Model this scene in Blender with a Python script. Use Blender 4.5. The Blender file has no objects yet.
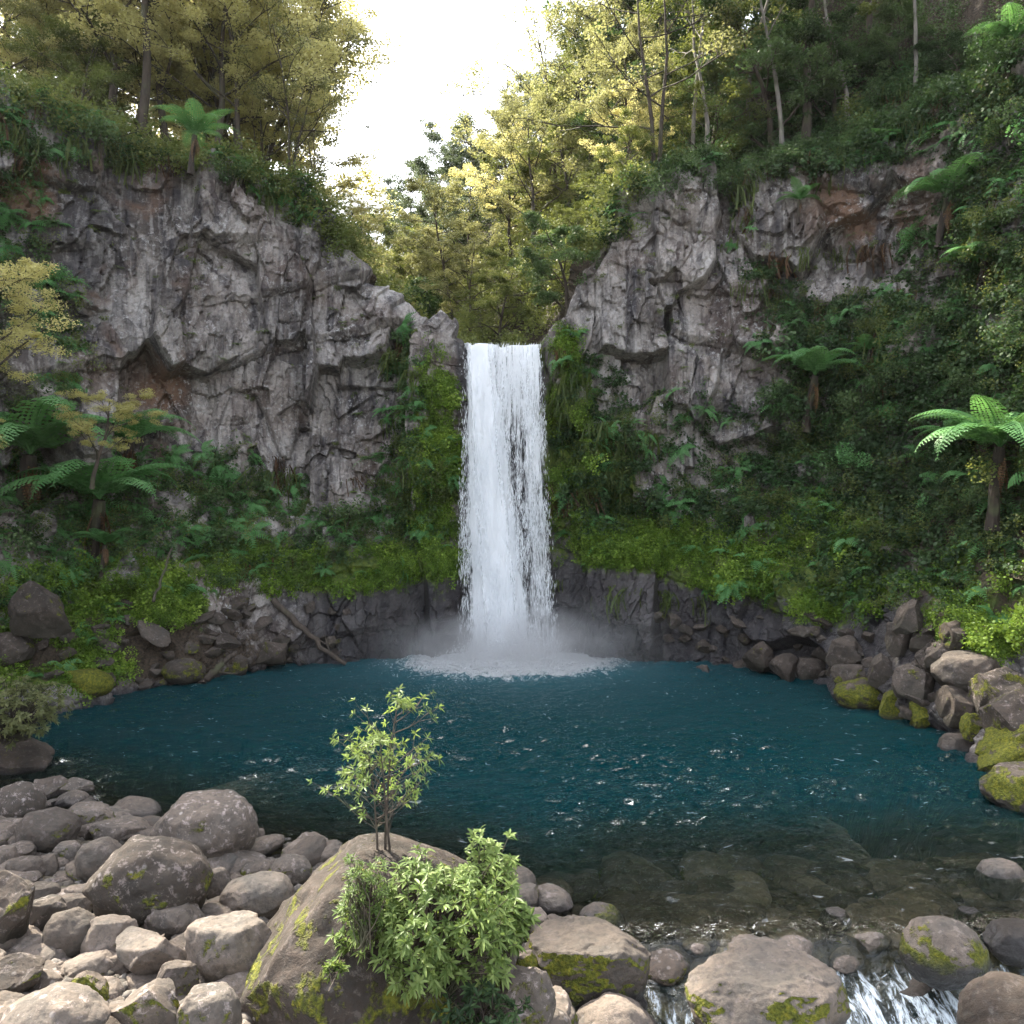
import bpy, math, time
import numpy as np
from mathutils import Vector, Matrix, Euler
from mathutils.bvhtree import BVHTree

T0 = time.time()
C = bpy.context.scene.collection
R = math.radians
FPX, CAMZ = 800.0, 5.5          # focal length in pixels, camera height over the pool


def at(px, py, Y):              # point seen at a pixel at a given distance (measuring aid)
    return np.array([(px - 512) / FPX * Y, Y, CAMZ - (py - 512) / FPX * Y])


# ------------------------------------------------------------------ noise
def _h(ix, iy, iz, seed):
    h = (ix.astype(np.int64) * 374761393 + iy.astype(np.int64) * 668265263
         + iz.astype(np.int64) * 2147483647 + seed * 1274126177) & 0xFFFFFFFF
    h = ((h ^ (h >> 13)) * 1274126177) & 0xFFFFFFFF
    h = ((h ^ (h >> 16)) * 2246822519) & 0xFFFFFFFF
    h = h ^ (h >> 15)
    return (h & 0xFFFFFF) / float(0xFFFFFF)


def vnoise(P, seed=0):
    i = np.floor(P).astype(np.int64)
    f = P - i
    u = f * f * (3 - 2 * f)
    r = 0
    for dx in (0, 1):
        wx = u[:, 0] if dx else 1 - u[:, 0]
        for dy in (0, 1):
            wy = u[:, 1] if dy else 1 - u[:, 1]
            for dz in (0, 1):
                wz = u[:, 2] if dz else 1 - u[:, 2]
                r = r + wx * wy * wz * _h(i[:, 0] + dx, i[:, 1] + dy, i[:, 2] + dz, seed)
    return r * 2 - 1


def fbm(P, octs=4, seed=0, gain=0.5):
    r = 0; a = 1.0; s = 0
    for o in range(octs):
        r = r + a * vnoise(P * (2.03 ** o) + 17.3 * o, seed + o * 7)
        s += a; a *= gain
    return r / s


def blocks(P, scale, seed, box=0.0):
    Q = P / np.array(scale)
    c = np.floor(Q).astype(np.int64)
    n = len(P)
    f1 = np.full(n, 9.0); f2 = np.full(n, 9.0)
    best = np.zeros((n, 3)); rr = np.zeros((n, 3))
    for dx in (-1, 0, 1):
        for dy in (-1, 0, 1):
            for dz in (-1, 0, 1):
                ix, iy, iz = c[:, 0] + dx, c[:, 1] + dy, c[:, 2] + dz
                fp = np.stack([ix + _h(ix, iy, iz, seed), iy + _h(ix, iy, iz, seed + 1), iz + _h(ix, iy, iz, seed + 2)], 1)
                d = np.sqrt(((Q - fp) ** 2).sum(1)) * (1 - box) + box * 1.25 * np.abs(Q - fp).max(1)
                m = d < f1
                f2 = np.where(m, f1, np.minimum(f2, d))
                f1 = np.where(m, d, f1)
                best[m] = (Q - fp)[m]
                rr[m] = np.stack([_h(ix, iy, iz, seed + 3), _h(ix, iy, iz, seed + 4), _h(ix, iy, iz, seed + 5)], 1)[m]
    return f1, f2, best, rr


def smooth(a, b, x):
    t = np.clip((x - a) / (b - a), 0, 1)
    return t * t * (3 - 2 * t)


# ------------------------------------------------------------------ mesh helpers
def mesh(name, V, F, mat, rnd=None, smooth_shade=False, attrs=None, fnt=4):
    """V (n,3); F (m,k) array of equal-sided faces or list of such arrays."""
    me = bpy.data.meshes.new(name)
    Fs = F if isinstance(F, list) else [F]
    Fs = [np.asarray(f, dtype=np.int32) for f in Fs if len(f)]
    V = np.asarray(V, dtype=np.float32)
    me.vertices.add(len(V)); me.vertices.foreach_set('co', V.ravel())
    nl = sum(f.size for f in Fs); nf = sum(len(f) for f in Fs)
    me.loops.add(nl); me.polygons.add(nf)
    me.loops.foreach_set('vertex_index', np.concatenate([f.ravel() for f in Fs]))
    tot = np.concatenate([np.full(len(f), f.shape[1]) for f in Fs]).astype(np.int32)
    st = np.concatenate([[0], np.cumsum(tot)[:-1]]).astype(np.int32)
    me.polygons.foreach_set('loop_start', st); me.polygons.foreach_set('loop_total', tot)
    me.polygons.foreach_set('use_smooth', np.full(nf, bool(smooth_shade)))
    if rnd is not None:
        a = me.attributes.new('rnd', 'FLOAT', 'FACE'); a.data.foreach_set('value', np.asarray(rnd, np.float32))
    for k, v in (attrs or {}).items():
        a = me.attributes.new(k, 'FLOAT', 'POINT'); a.data.foreach_set('value', np.asarray(v, np.float32))
    me.materials.append(mat)
    me.update(); me.validate()
    return me


def link(name, me, parent=None, loc=(0, 0, 0), rot=(0, 0, 0), scale=(1, 1, 1)):
    o = bpy.data.objects.new(name, me); C.objects.link(o)
    o.location = loc; o.rotation_euler = rot
    o.scale = scale if hasattr(scale, '__len__') else (scale,) * 3
    if parent is not None: o.parent = parent
    return o


def tag(o, label=None, cat=None, group=None, kind=None):
    if label: o['label'] = label
    if cat: o['category'] = cat
    if group: o['group'] = group
    if kind: o['kind'] = kind
    return o


def thing(name, label, cat, loc, group=None, rz=0, scale=1):
    o = link(name, None, None, loc, (0, 0, rz), scale)
    return tag(o, label, cat, group)


def copy_tree(o, parent=None):
    c = o.copy(); C.objects.link(c)
    if parent is not None: c.parent = parent
    for ch in list(o.children): copy_tree(ch, c)
    return c


ORD = ['first', 'second', 'third', 'fourth', 'fifth', 'sixth', 'seventh', 'eighth', 'ninth', 'tenth', 'eleventh', 'twelfth',
       'thirteenth', 'fourteenth', 'fifteenth', 'sixteenth', 'seventeenth', 'eighteenth', 'nineteenth', 'twentieth']

# ------------------------------------------------------------------ materials
class NT:
    def __init__(s, name):
        s.m = bpy.data.materials.new(name); s.m.use_nodes = True
        s.t = s.m.node_tree; s.t.nodes.clear()
        s.out = s.t.nodes.new('ShaderNodeOutputMaterial')
    def n(s, typ, ins=None, **kw):
        nd = s.t.nodes.new('ShaderNode' + typ)
        for k, v in kw.items(): setattr(nd, k, v)
        for k, v in (ins or {}).items():
            sock = nd.inputs[k]
            if isinstance(v, bpy.types.NodeSocket): s.t.links.new(v, sock)
            else:
                if isinstance(v, (tuple, list)) and len(v) == 3 and sock.type == 'RGBA': v = (*v, 1)
                sock.default_value = v
        return nd
    def noise(s, vec, scale, detail=5, rough=0.55, dist=0, out=0):
        return s.n('TexNoise', {'Vector': vec, 'Scale': scale, 'Detail': detail, 'Roughness': rough, 'Distortion': dist}).outputs[out]
    def ramp(s, fac, stops, interp='LINEAR'):
        nd = s.n('ValToRGB', {'Fac': fac}); r = nd.color_ramp; r.interpolation = interp
        while len(r.elements) < len(stops): r.elements.new(0.5)
        for e, (p, c) in zip(r.elements, stops):
            e.position = p; e.color = (*c, 1) if hasattr(c, '__len__') else (c, c, c, 1)
        return nd.outputs[0]
    def mix(s, fac, a, b, mode='MIX'):
        nd = s.n('Mix', data_type='RGBA', blend_type=mode)
        for i, v in ((0, fac), (6, a), (7, b)):
            if isinstance(v, bpy.types.NodeSocket): s.t.links.new(v, nd.inputs[i])
            else: nd.inputs[i].default_value = (*v, 1) if hasattr(v, '__len__') else v
        return nd.outputs[2]
    def math(s, op, a, b=0.0, c=0.0, clamp=False):
        nd = s.n('Math', operation=op); nd.use_clamp = clamp
        for i, v in enumerate((a, b, c)):
            if isinstance(v, bpy.types.NodeSocket): s.t.links.new(v, nd.inputs[i])
            else: nd.inputs[i].default_value = v
        return nd.outputs[0]
    def attr(s, name, typ='GEOMETRY'):
        return s.n('Attribute', attribute_name=name, attribute_type=typ).outputs['Fac']
    def scalev(s, vec, sc, loc=(0, 0, 0), rot=(0, 0, 0)):
        return s.n('Mapping', {'Vector': vec, 'Scale': sc, 'Location': loc, 'Rotation': rot}).outputs[0]
    def done(s, sh, disp=None, vol=None):
        if sh is not None: s.t.links.new(sh, s.out.inputs[0])
        if vol is not None: s.t.links.new(vol, s.out.inputs[1])
        return s.m


def cliff_material():
    k = NT('cliff_rock')
    pos = k.n('NewGeometry').outputs['Position']
    big = k.noise(pos, 0.22, 4, 0.6)
    med = k.noise(pos, 1.3, 6, 0.62, 0.4)
    fine = k.noise(pos, 9, 6, 0.7)
    streak = k.noise(k.scalev(pos, (2.2, 2.2, 0.18)), 1.0, 5, 0.6, 0.6)
    base = k.ramp(med, [(0.25, (0.08, 0.072, 0.075)), (0.42, (0.225, 0.198, 0.178)), (0.6, (0.35, 0.315, 0.287)), (0.8, (0.47, 0.44, 0.415))])
    patch = k.noise(k.scalev(pos, (0.5, 0.5, 0.22)), 1.0, 6, 0.68, 0.8)
    base = k.mix(k.ramp(k.math('SUBTRACT', patch, k.math('MULTIPLY', k.attr('rust'), 0.10)), [(0.40, 0.9), (0.52, 0)]), base, (0.065, 0.052, 0.046))
    base = k.mix(k.ramp(patch, [(0.52, 0), (0.66, 0.75)]), base, (0.46, 0.43, 0.405))
    st2 = k.noise(k.scalev(pos, (5.5, 5.5, 0.35), loc=(3, 1, 2)), 1.0, 4, 0.6, 0.3)
    base = k.mix(k.ramp(st2, [(0.52, 0), (0.62, 0.5)]), base, (0.42, 0.395, 0.375))
    base = k.mix(k.ramp(streak, [(0.36, 0.9), (0.54, 0)]), base, (0.045, 0.04, 0.045), 'MIX')
    # rusty brown patches
    rust = k.ramp(k.noise(pos, 0.35, 4, 0.6, 0.5), [(0.48, 0), (0.6, 1)])
    rust = k.math('MULTIPLY', rust, k.math('ADD', k.attr('rust'), 0.22), clamp=True)
    base = k.mix(rust, base, (0.17, 0.10, 0.065))
    # pale lichen speckle
    lich = k.math('MULTIPLY', k.ramp(k.noise(pos, 5.5, 8, 0.75), [(0.54, 0), (0.62, 1)]), k.ramp(k.noise(pos, 0.6, 3, 0.6), [(0.4, 0), (0.62, 1)]))
    base = k.mix(k.math('MULTIPLY', lich, 0.8), base, (0.55, 0.54, 0.53))
    base = k.mix(k.ramp(fine, [(0.3, 0.6), (0.5, 0)]), base, (0.03, 0.028, 0.03))
    # wet black rock low down and behind the fall
    wet = k.attr('wet')
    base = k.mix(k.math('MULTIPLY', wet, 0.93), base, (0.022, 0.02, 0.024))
    # moss
    mm = k.math('ADD', k.attr('moss'), k.math('MULTIPLY', k.math('SUBTRACT', k.noise(pos, 2.4, 6, 0.7), 0.5), 1.6))
    mf = k.ramp(mm, [(0.42, 0), (0.58, 1)])
    mossc = k.ramp(k.noise(pos, 6, 4, 0.7), [(0.3, (0.02, 0.035, 0.008)), (0.5, (0.075, 0.115, 0.015)), (0.7, (0.15, 0.17, 0.025))])
    base = k.mix(mf, base, mossc)
    soil = k.attr('soil')
    sf = k.ramp(k.math('ADD', soil, k.math('MULTIPLY', k.math('SUBTRACT', k.noise(pos, 3, 4, 0.6), 0.5), 0.9)), [(0.45, 0), (0.6, 1)])
    base = k.mix(sf, base, k.ramp(k.noise(pos, 14, 4, 0.7), [(0.35, (0.02, 0.015, 0.01)), (0.65, (0.085, 0.06, 0.04))]))
    rough = k.math('SUBTRACT', 0.85, k.math('MULTIPLY', wet, 0.5))
    hh = k.math('ADD', k.math('MULTIPLY', med, 0.35), k.math('MULTIPLY', fine, 0.4))
    hh = k.math('ADD', hh, k.math('MULTIPLY', k.noise(pos, 30, 4, 0.7), 0.25))
    bmp = k.n('Bump', {'Height': hh, 'Strength': 1.0, 'Distance': 0.13}).outputs[0]
    return k.done(k.n('BsdfPrincipled', {'Base Color': base, 'Roughness': rough, 'Normal': bmp, 'Specular IOR Level': 0.4}).outputs[0])


def boulder_material():
    k = NT('river_stone')
    oi = k.n('ObjectInfo')
    tc = k.n('TexCoord').outputs['Object']
    seed = k.n('CombineXYZ', {'X': k.math('MULTIPLY', oi.outputs['Random'], 37.0), 'Y': k.math('MULTIPLY', oi.outputs['Random'], 91.0)}).outputs[0]
    geo = k.n('NewGeometry')
    pos = k.n('VectorMath', {0: geo.outputs['Position'], 1: seed}, operation='ADD').outputs[0]
    med = k.noise(pos, 1.6, 6, 0.65, 0.3)
    fine = k.noise(pos, 13, 7, 0.72)
    tone = k.attr('tone', 'OBJECT')      # 0 dark brown .. 1 pale grey
    dark = k.ramp(med, [(0.3, (0.03, 0.023, 0.017)), (0.55, (0.078, 0.058, 0.045)), (0.75, (0.135, 0.10, 0.082))])
    pale = k.ramp(med, [(0.3, (0.13, 0.12, 0.108)), (0.55, (0.19, 0.155, 0.128)), (0.75, (0.26, 0.215, 0.178))])
    base = k.mix(tone, dark, pale)
    base = k.mix(k.ramp(fine, [(0.36, 0.65), (0.52, 0)]), base, (0.06, 0.055, 0.05))
    lich = k.math('MULTIPLY', k.ramp(k.noise(pos, 8, 8, 0.8, 0.3), [(0.545, 0), (0.6, 1)]), k.math('ADD', k.attr('lichen', 'OBJECT'), 0.0))
    base = k.mix(lich, base, (0.36, 0.30, 0.28))
    spot = k.n('TexVoronoi', {'Vector': pos, 'Scale': 4.5, 'Randomness': 1.0}).outputs[0]
    spot = k.math('MULTIPLY', k.ramp(k.math('ADD', spot, k.math('MULTIPLY', fine, 0.15)), [(0.17, 1), (0.23, 0)]), k.attr('lichen', 'OBJECT'))
    base = k.mix(k.math('MULTIPLY', spot, 0.7), base, (0.42, 0.38, 0.36))
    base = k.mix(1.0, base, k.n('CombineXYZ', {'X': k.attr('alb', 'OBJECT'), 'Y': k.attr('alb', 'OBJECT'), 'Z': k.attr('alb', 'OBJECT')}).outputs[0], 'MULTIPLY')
    # damp dark foot and moss on the flanks
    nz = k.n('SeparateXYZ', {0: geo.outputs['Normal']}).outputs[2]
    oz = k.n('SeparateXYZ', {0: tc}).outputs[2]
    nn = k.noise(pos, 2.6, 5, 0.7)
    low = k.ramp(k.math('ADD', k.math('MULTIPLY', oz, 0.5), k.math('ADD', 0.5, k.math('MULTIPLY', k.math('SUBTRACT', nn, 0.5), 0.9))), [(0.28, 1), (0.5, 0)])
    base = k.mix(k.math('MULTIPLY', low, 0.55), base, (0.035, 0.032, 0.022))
    mossv = k.math('ADD', k.attr('moss', 'OBJECT'), k.math('MULTIPLY', k.math('SUBTRACT', nn, 0.5), 1.7))
    mossv = k.math('SUBTRACT', mossv, k.math('MULTIPLY', k.math('ABSOLUTE', k.math('SUBTRACT', nz, 0.25)), k.attr('flank', 'OBJECT')))
    mf = k.ramp(mossv, [(0.24, 0), (0.36, 1)])
    mossc = k.ramp(k.noise(pos, 16, 4, 0.7), [(0.3, (0.03, 0.035, 0.006)), (0.5, (0.10, 0.11, 0.012)), (0.7, (0.22, 0.20, 0.02))])
    base = k.mix(mf, base, mossc)
    wet = k.ramp(k.n('SeparateXYZ', {0: geo.outputs['Position']}).outputs[2], [(0.02, 1), (0.16, 0)])
    wet = k.math('MULTIPLY', wet, k.attr('wet', 'OBJECT'))
    base = k.mix(k.math('MULTIPLY', wet, 0.7), base, (0.02, 0.02, 0.022))
    rough = k.math('SUBTRACT', 0.88, k.math('MULTIPLY', wet, 0.6))
    hh = k.math('ADD', k.math('MULTIPLY', fine, 0.5), k.math('ADD', med, k.math('MULTIPLY', k.math('MULTIPLY', mf, k.noise(pos, 30, 3)), 1.0)))
    bmp = k.n('Bump', {'Height': hh, 'Strength': 0.9, 'Distance': 0.06}).outputs[0]
    return k.done(k.n('BsdfPrincipled', {'Base Color': base, 'Roughness': rough, 'Normal': bmp, 'Specular IOR Level': 0.35}).outputs[0])


def bed_material():
    k = NT('gravel_bed')
    pos = k.n('NewGeometry').outputs['Position']
    v = k.n('TexVoronoi', {'Vector': pos, 'Scale': 7.0})
    v2 = k.n('TexVoronoi', {'Vector': pos, 'Scale': 19.0})
    c = k.ramp(k.n('SeparateXYZ', {0: v.outputs['Color']}).outputs[0], [(0, (0.04, 0.029, 0.017)), (0.5, (0.13, 0.095, 0.055)), (1, (0.26, 0.20, 0.13))])
    c2 = k.ramp(k.n('SeparateXYZ', {0: v2.outputs['Color']}).outputs[0], [(0, (0.035, 0.03, 0.02)), (1, (0.13, 0.115, 0.095))])
    c = k.mix(0.45, c, c2)
    c = k.mix(k.ramp(k.noise(pos, 0.9, 4), [(0.42, 0), (0.6, 1)]), c, (0.03, 0.03, 0.012))
    h = k.math('ADD', k.ramp(v.outputs[0], [(0, 1), (0.7, 0)]), k.math('MULTIPLY', k.ramp(v2.outputs[0], [(0, 1), (0.7, 0)]), 0.4))
    bmp = k.n('Bump', {'Height': h, 'Strength': 0.9, 'Distance': 0.06}).outputs[0]
    return k.done(k.n('BsdfPrincipled', {'Base Color': c, 'Roughness': 0.8, 'Normal': bmp}).outputs[0])


def leaf_material(name, c0, c1, c2, trans, tfac=0.4, var=0.35, gloss=0.5):
    k = NT(name)
    oi = k.n('ObjectInfo').outputs['Random']
    pos = k.n('NewGeometry').outputs['Position']
    f = k.math('ADD', k.math('MULTIPLY', k.attr('rnd'), 0.45), k.math('MULTIPLY', k.noise(pos, 0.9, 3), 0.55))
    f = k.math('ADD', f, k.math('MULTIPLY', k.math('SUBTRACT', oi, 0.5), var))
    col = k.ramp(f, [(0.25, c0), (0.5, c1), (0.78, c2)])
    tcol = k.mix(0.55, col, trans)
    d = k.n('BsdfPrincipled', {'Base Color': col, 'Roughness': gloss, 'Specular IOR Level': 0.22}).outputs[0]
    t = k.n('BsdfTranslucent', {'Color': tcol}).outputs[0]
    return k.done(k.n('MixShader', {0: tfac, 1: d, 2: t}).outputs[0])


def bark_material(name, a, b):
    k = NT(name)
    pos = k.n('NewGeometry').outputs['Position']
    n1 = k.noise(k.scalev(pos, (9, 9, 1.6)), 1.0, 5, 0.65)
    c = k.ramp(n1, [(0.3, a), (0.7, b)])
    c = k.mix(k.ramp(k.noise(pos, 1.5, 4), [(0.5, 0), (0.65, 0.6)]), c, (0.07, 0.08, 0.035))
    bmp = k.n('Bump', {'Height': n1, 'Strength': 0.7, 'Distance': 0.03}).outputs[0]
    return k.done(k.n('BsdfPrincipled', {'Base Color': c, 'Roughness': 0.9, 'Normal': bmp}).outputs[0])


def water_material():
    k = NT('pool_water')
    pos = k.n('NewGeometry').outputs['Position']
    p1 = k.scalev(pos, (1.0, 1.9, 1.0), rot=(0, 0, R(-14)))
    w1 = k.noise(p1, 2.9, 3, 0.6, 0.6)
    w2 = k.noise(p1, 9.0, 3, 0.6, 0.3)
    w3 = k.noise(p1, 0.7, 2, 0.5)
    chop = k.attr('chop')
    rid = k.math('SUBTRACT', 1.0, k.math('MULTIPLY', k.math('ABSOLUTE', k.math('SUBTRACT', k.noise(p1, 4.2, 2, 0.5, 0.8), 0.5)), 3.0))
    h = k.math('ADD', k.math('MULTIPLY', w1, 0.8), k.math('ADD', k.math('MULTIPLY', w2, 0.34), k.math('MULTIPLY', rid, 0.16)))
    h = k.math('ADD', h, k.math('MULTIPLY', w3, 1.1))
    bmp = k.n('Bump', {'Height': h, 'Strength': k.math('SUBTRACT', 1.0, k.math('MULTIPLY', k.attr('steep'), 0.75)), 'Distance': 1.3}).outputs[0]
    depth = k.attr('depth')
    body = k.math('SUBTRACT', 1.0, k.math('POWER', 2.718, k.math('MULTIPLY', k.math('MULTIPLY', depth, depth), -1.0)), clamp=True)
    teal = k.mix(k.ramp(k.math('DIVIDE', depth, 4.0), [(0.04, 0), (0.32, 1)]), (0.011, 0.024, 0.013), (0.0002, 0.024, 0.0285))
    aer = k.attr('aer')
    teal = k.mix(aer, teal, (0.05, 0.14, 0.17))
    diff = k.n('BsdfDiffuse', {'Color': teal}).outputs[0]
    tr = k.n('BsdfTransparent', {'Color': (0.86, 0.88, 0.74)}).outputs[0]
    sub = k.n('MixShader', {0: body, 1: tr, 2: diff}).outputs[0]
    gl = k.n('BsdfGlossy', {'Color': (1, 1, 1), 'Roughness': 0.04, 'Normal': bmp}).outputs[0]
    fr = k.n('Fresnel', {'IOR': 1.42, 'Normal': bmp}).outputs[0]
    wat = k.n('MixShader', {0: fr, 1: sub, 2: gl}).outputs[0]
    foam = k.attr('foam')
    fn = k.noise(k.scalev(pos, (1.6, 0.9, 1.2)), 3.2, 8, 0.75, 1.2)
    fn2 = k.noise(k.scalev(pos, (5.0, 1.1, 1.5)), 1.6, 7, 0.75, 0.5)
    fn = k.math('ADD', k.math('MULTIPLY', fn, k.math('SUBTRACT', 1.0, k.attr('steep'))), k.math('MULTIPLY', fn2, k.attr('steep')))
    painted_glint = k.ramp(k.noise(k.scalev(pos, (1.7, 4.2, 1.0), rot=(0, 0, R(-12))), 2.0, 4, 0.62, 0.8), [(0.655, 0), (0.70, 0.55)])  # painted sky glints: thin pale streaks laid over the ripples
    painted_glint = k.math('MULTIPLY', painted_glint, k.ramp(k.noise(pos, 0.35, 3), [(0.38, 0.15), (0.6, 1)]))
    ff = k.ramp(k.math('ADD', foam, k.math('MULTIPLY', k.math('SUBTRACT', fn, 0.5), 1.5)), [(0.42, 0), (0.62, 1)])
    fs = k.n('BsdfDiffuse', {'Color': k.mix(k.attr('steep'), (0.90, 0.93, 0.95), (0.64, 0.71, 0.76)), 'Normal': bmp}).outputs[0]
    ff = k.math('MAXIMUM', ff, painted_glint)
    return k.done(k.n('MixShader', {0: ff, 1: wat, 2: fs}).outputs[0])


def fall_material(name, dens_lo, dens_hi):
    k = NT(name)
    u = k.attr('uu'); v = k.attr('vv'); d = k.attr('dens')
    vec = k.n('CombineXYZ', {'X': k.math('MULTIPLY', u, 26.0), 'Y': k.math('MULTIPLY', v, 4.5)}).outputs[0]
    n1 = k.noise(vec, 1.0, 8, 0.72, 0.25)
    vec2 = k.n('CombineXYZ', {'X': k.math('MULTIPLY', u, 70.0), 'Y': k.math('MULTIPLY', v, 22.0)}).outputs[0]
    n2 = k.noise(vec2, 1.0, 4, 0.7)
    x = k.math('ADD', d, k.math('ADD', k.math('MULTIPLY', k.math('SUBTRACT', n1, 0.5), 1.9), k.math('MULTIPLY', k.math('SUBTRACT', n2, 0.5), 1.3)))
    a = k.ramp(x, [(dens_lo, 0), (dens_hi, 1)])
    df = k.n('BsdfDiffuse', {'Color': (0.93, 0.95, 0.97)}).outputs[0]
    tl = k.n('BsdfTranslucent', {'Color': (0.93, 0.95, 0.97)}).outputs[0]
    w = k.n('MixShader', {0: 0.35, 1: df, 2: tl}).outputs[0]
    tr = k.n('BsdfTransparent').outputs[0]
    return k.done(k.n('MixShader', {0: a, 1: tr, 2: w}).outputs[0])


def spray_material():
    k = NT('spray_drops')
    df = k.n('BsdfDiffuse', {'Color': (0.93, 0.95, 0.97)}).outputs[0]
    tl = k.n('BsdfTranslucent', {'Color': (0.93, 0.95, 0.97)}).outputs[0]
    return k.done(k.n('MixShader', {0: 0.4, 1: df, 2: tl}).outputs[0])


def mist_material(dens, scale=0.9):
    k = NT('mist_air')
    tc = k.n('TexCoord').outputs['Object']
    ln = k.n('VectorMath', {0: tc}, operation='LENGTH').outputs['Value']
    fall = k.ramp(ln, [(0.05, 1), (0.5, 0.28), (0.98, 0)])
    pos = k.n('NewGeometry').outputs['Position']
    nn = k.ramp(k.noise(pos, scale, 3, 0.6), [(0.35, 0.25), (0.65, 1)])
    dd = k.math('MULTIPLY', k.math('MULTIPLY', fall, nn), dens)
    v = k.n('VolumePrincipled', {'Color': (0.99, 0.99, 1.0), 'Density': dd, 'Anisotropy': 0.1}).outputs[0]
    return k.done(None, vol=v)


M = {
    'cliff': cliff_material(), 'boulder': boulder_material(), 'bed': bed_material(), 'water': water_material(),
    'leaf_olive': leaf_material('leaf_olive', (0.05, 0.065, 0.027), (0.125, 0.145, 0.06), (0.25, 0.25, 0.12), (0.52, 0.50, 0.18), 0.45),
    'leaf_sun_gold': leaf_material('leaf_sun_gold', (0.15, 0.15, 0.05), (0.34, 0.325, 0.12), (0.50, 0.47, 0.24), (0.92, 0.84, 0.34), 0.6),  # sunlit glow put into the leaf colour, paler and yellower than the olive
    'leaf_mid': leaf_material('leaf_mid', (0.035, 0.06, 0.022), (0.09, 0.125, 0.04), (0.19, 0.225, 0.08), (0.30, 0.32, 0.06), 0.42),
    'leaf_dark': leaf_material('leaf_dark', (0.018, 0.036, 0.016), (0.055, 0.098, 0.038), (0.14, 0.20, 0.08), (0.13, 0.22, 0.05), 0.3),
    'leaf_blue': leaf_material('leaf_blue', (0.04, 0.058, 0.042), (0.07, 0.095, 0.065), (0.12, 0.145, 0.09), (0.17, 0.22, 0.07), 0.3),
    'leaf_bright': leaf_material('leaf_bright', (0.05, 0.085, 0.022), (0.12, 0.18, 0.05), (0.25, 0.32, 0.11), (0.32, 0.42, 0.08), 0.4, gloss=0.45),
    'leaf_moss': leaf_material('leaf_moss', (0.022, 0.055, 0.010), (0.11, 0.19, 0.025), (0.30, 0.42, 0.065), (0.22, 0.30, 0.03), 0.3, 0.1),
    'fern': leaf_material('fern_green', (0.05, 0.13, 0.04), (0.10, 0.24, 0.08), (0.17, 0.34, 0.13), (0.2, 0.4, 0.08), 0.33),
    'dead': leaf_material('dead_frond', (0.05, 0.028, 0.015), (0.12, 0.065, 0.035), (0.22, 0.13, 0.06), (0.25, 0.12, 0.04), 0.25),
    'bark': bark_material('bark', (0.025, 0.019, 0.014), (0.09, 0.068, 0.052)),
    'bark_dark': bark_material('bark_dark', (0.014, 0.010, 0.008), (0.05, 0.036, 0.026)),
    'bark_pale': bark_material('bark_pale', (0.10, 0.09, 0.08), (0.28, 0.25, 0.22)),
    'fall_main': fall_material('fall_main', 0.08, 0.5), 'fall_veil': fall_material('fall_veil', 0.25, 0.65), 'spray': spray_material(),
}

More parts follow.
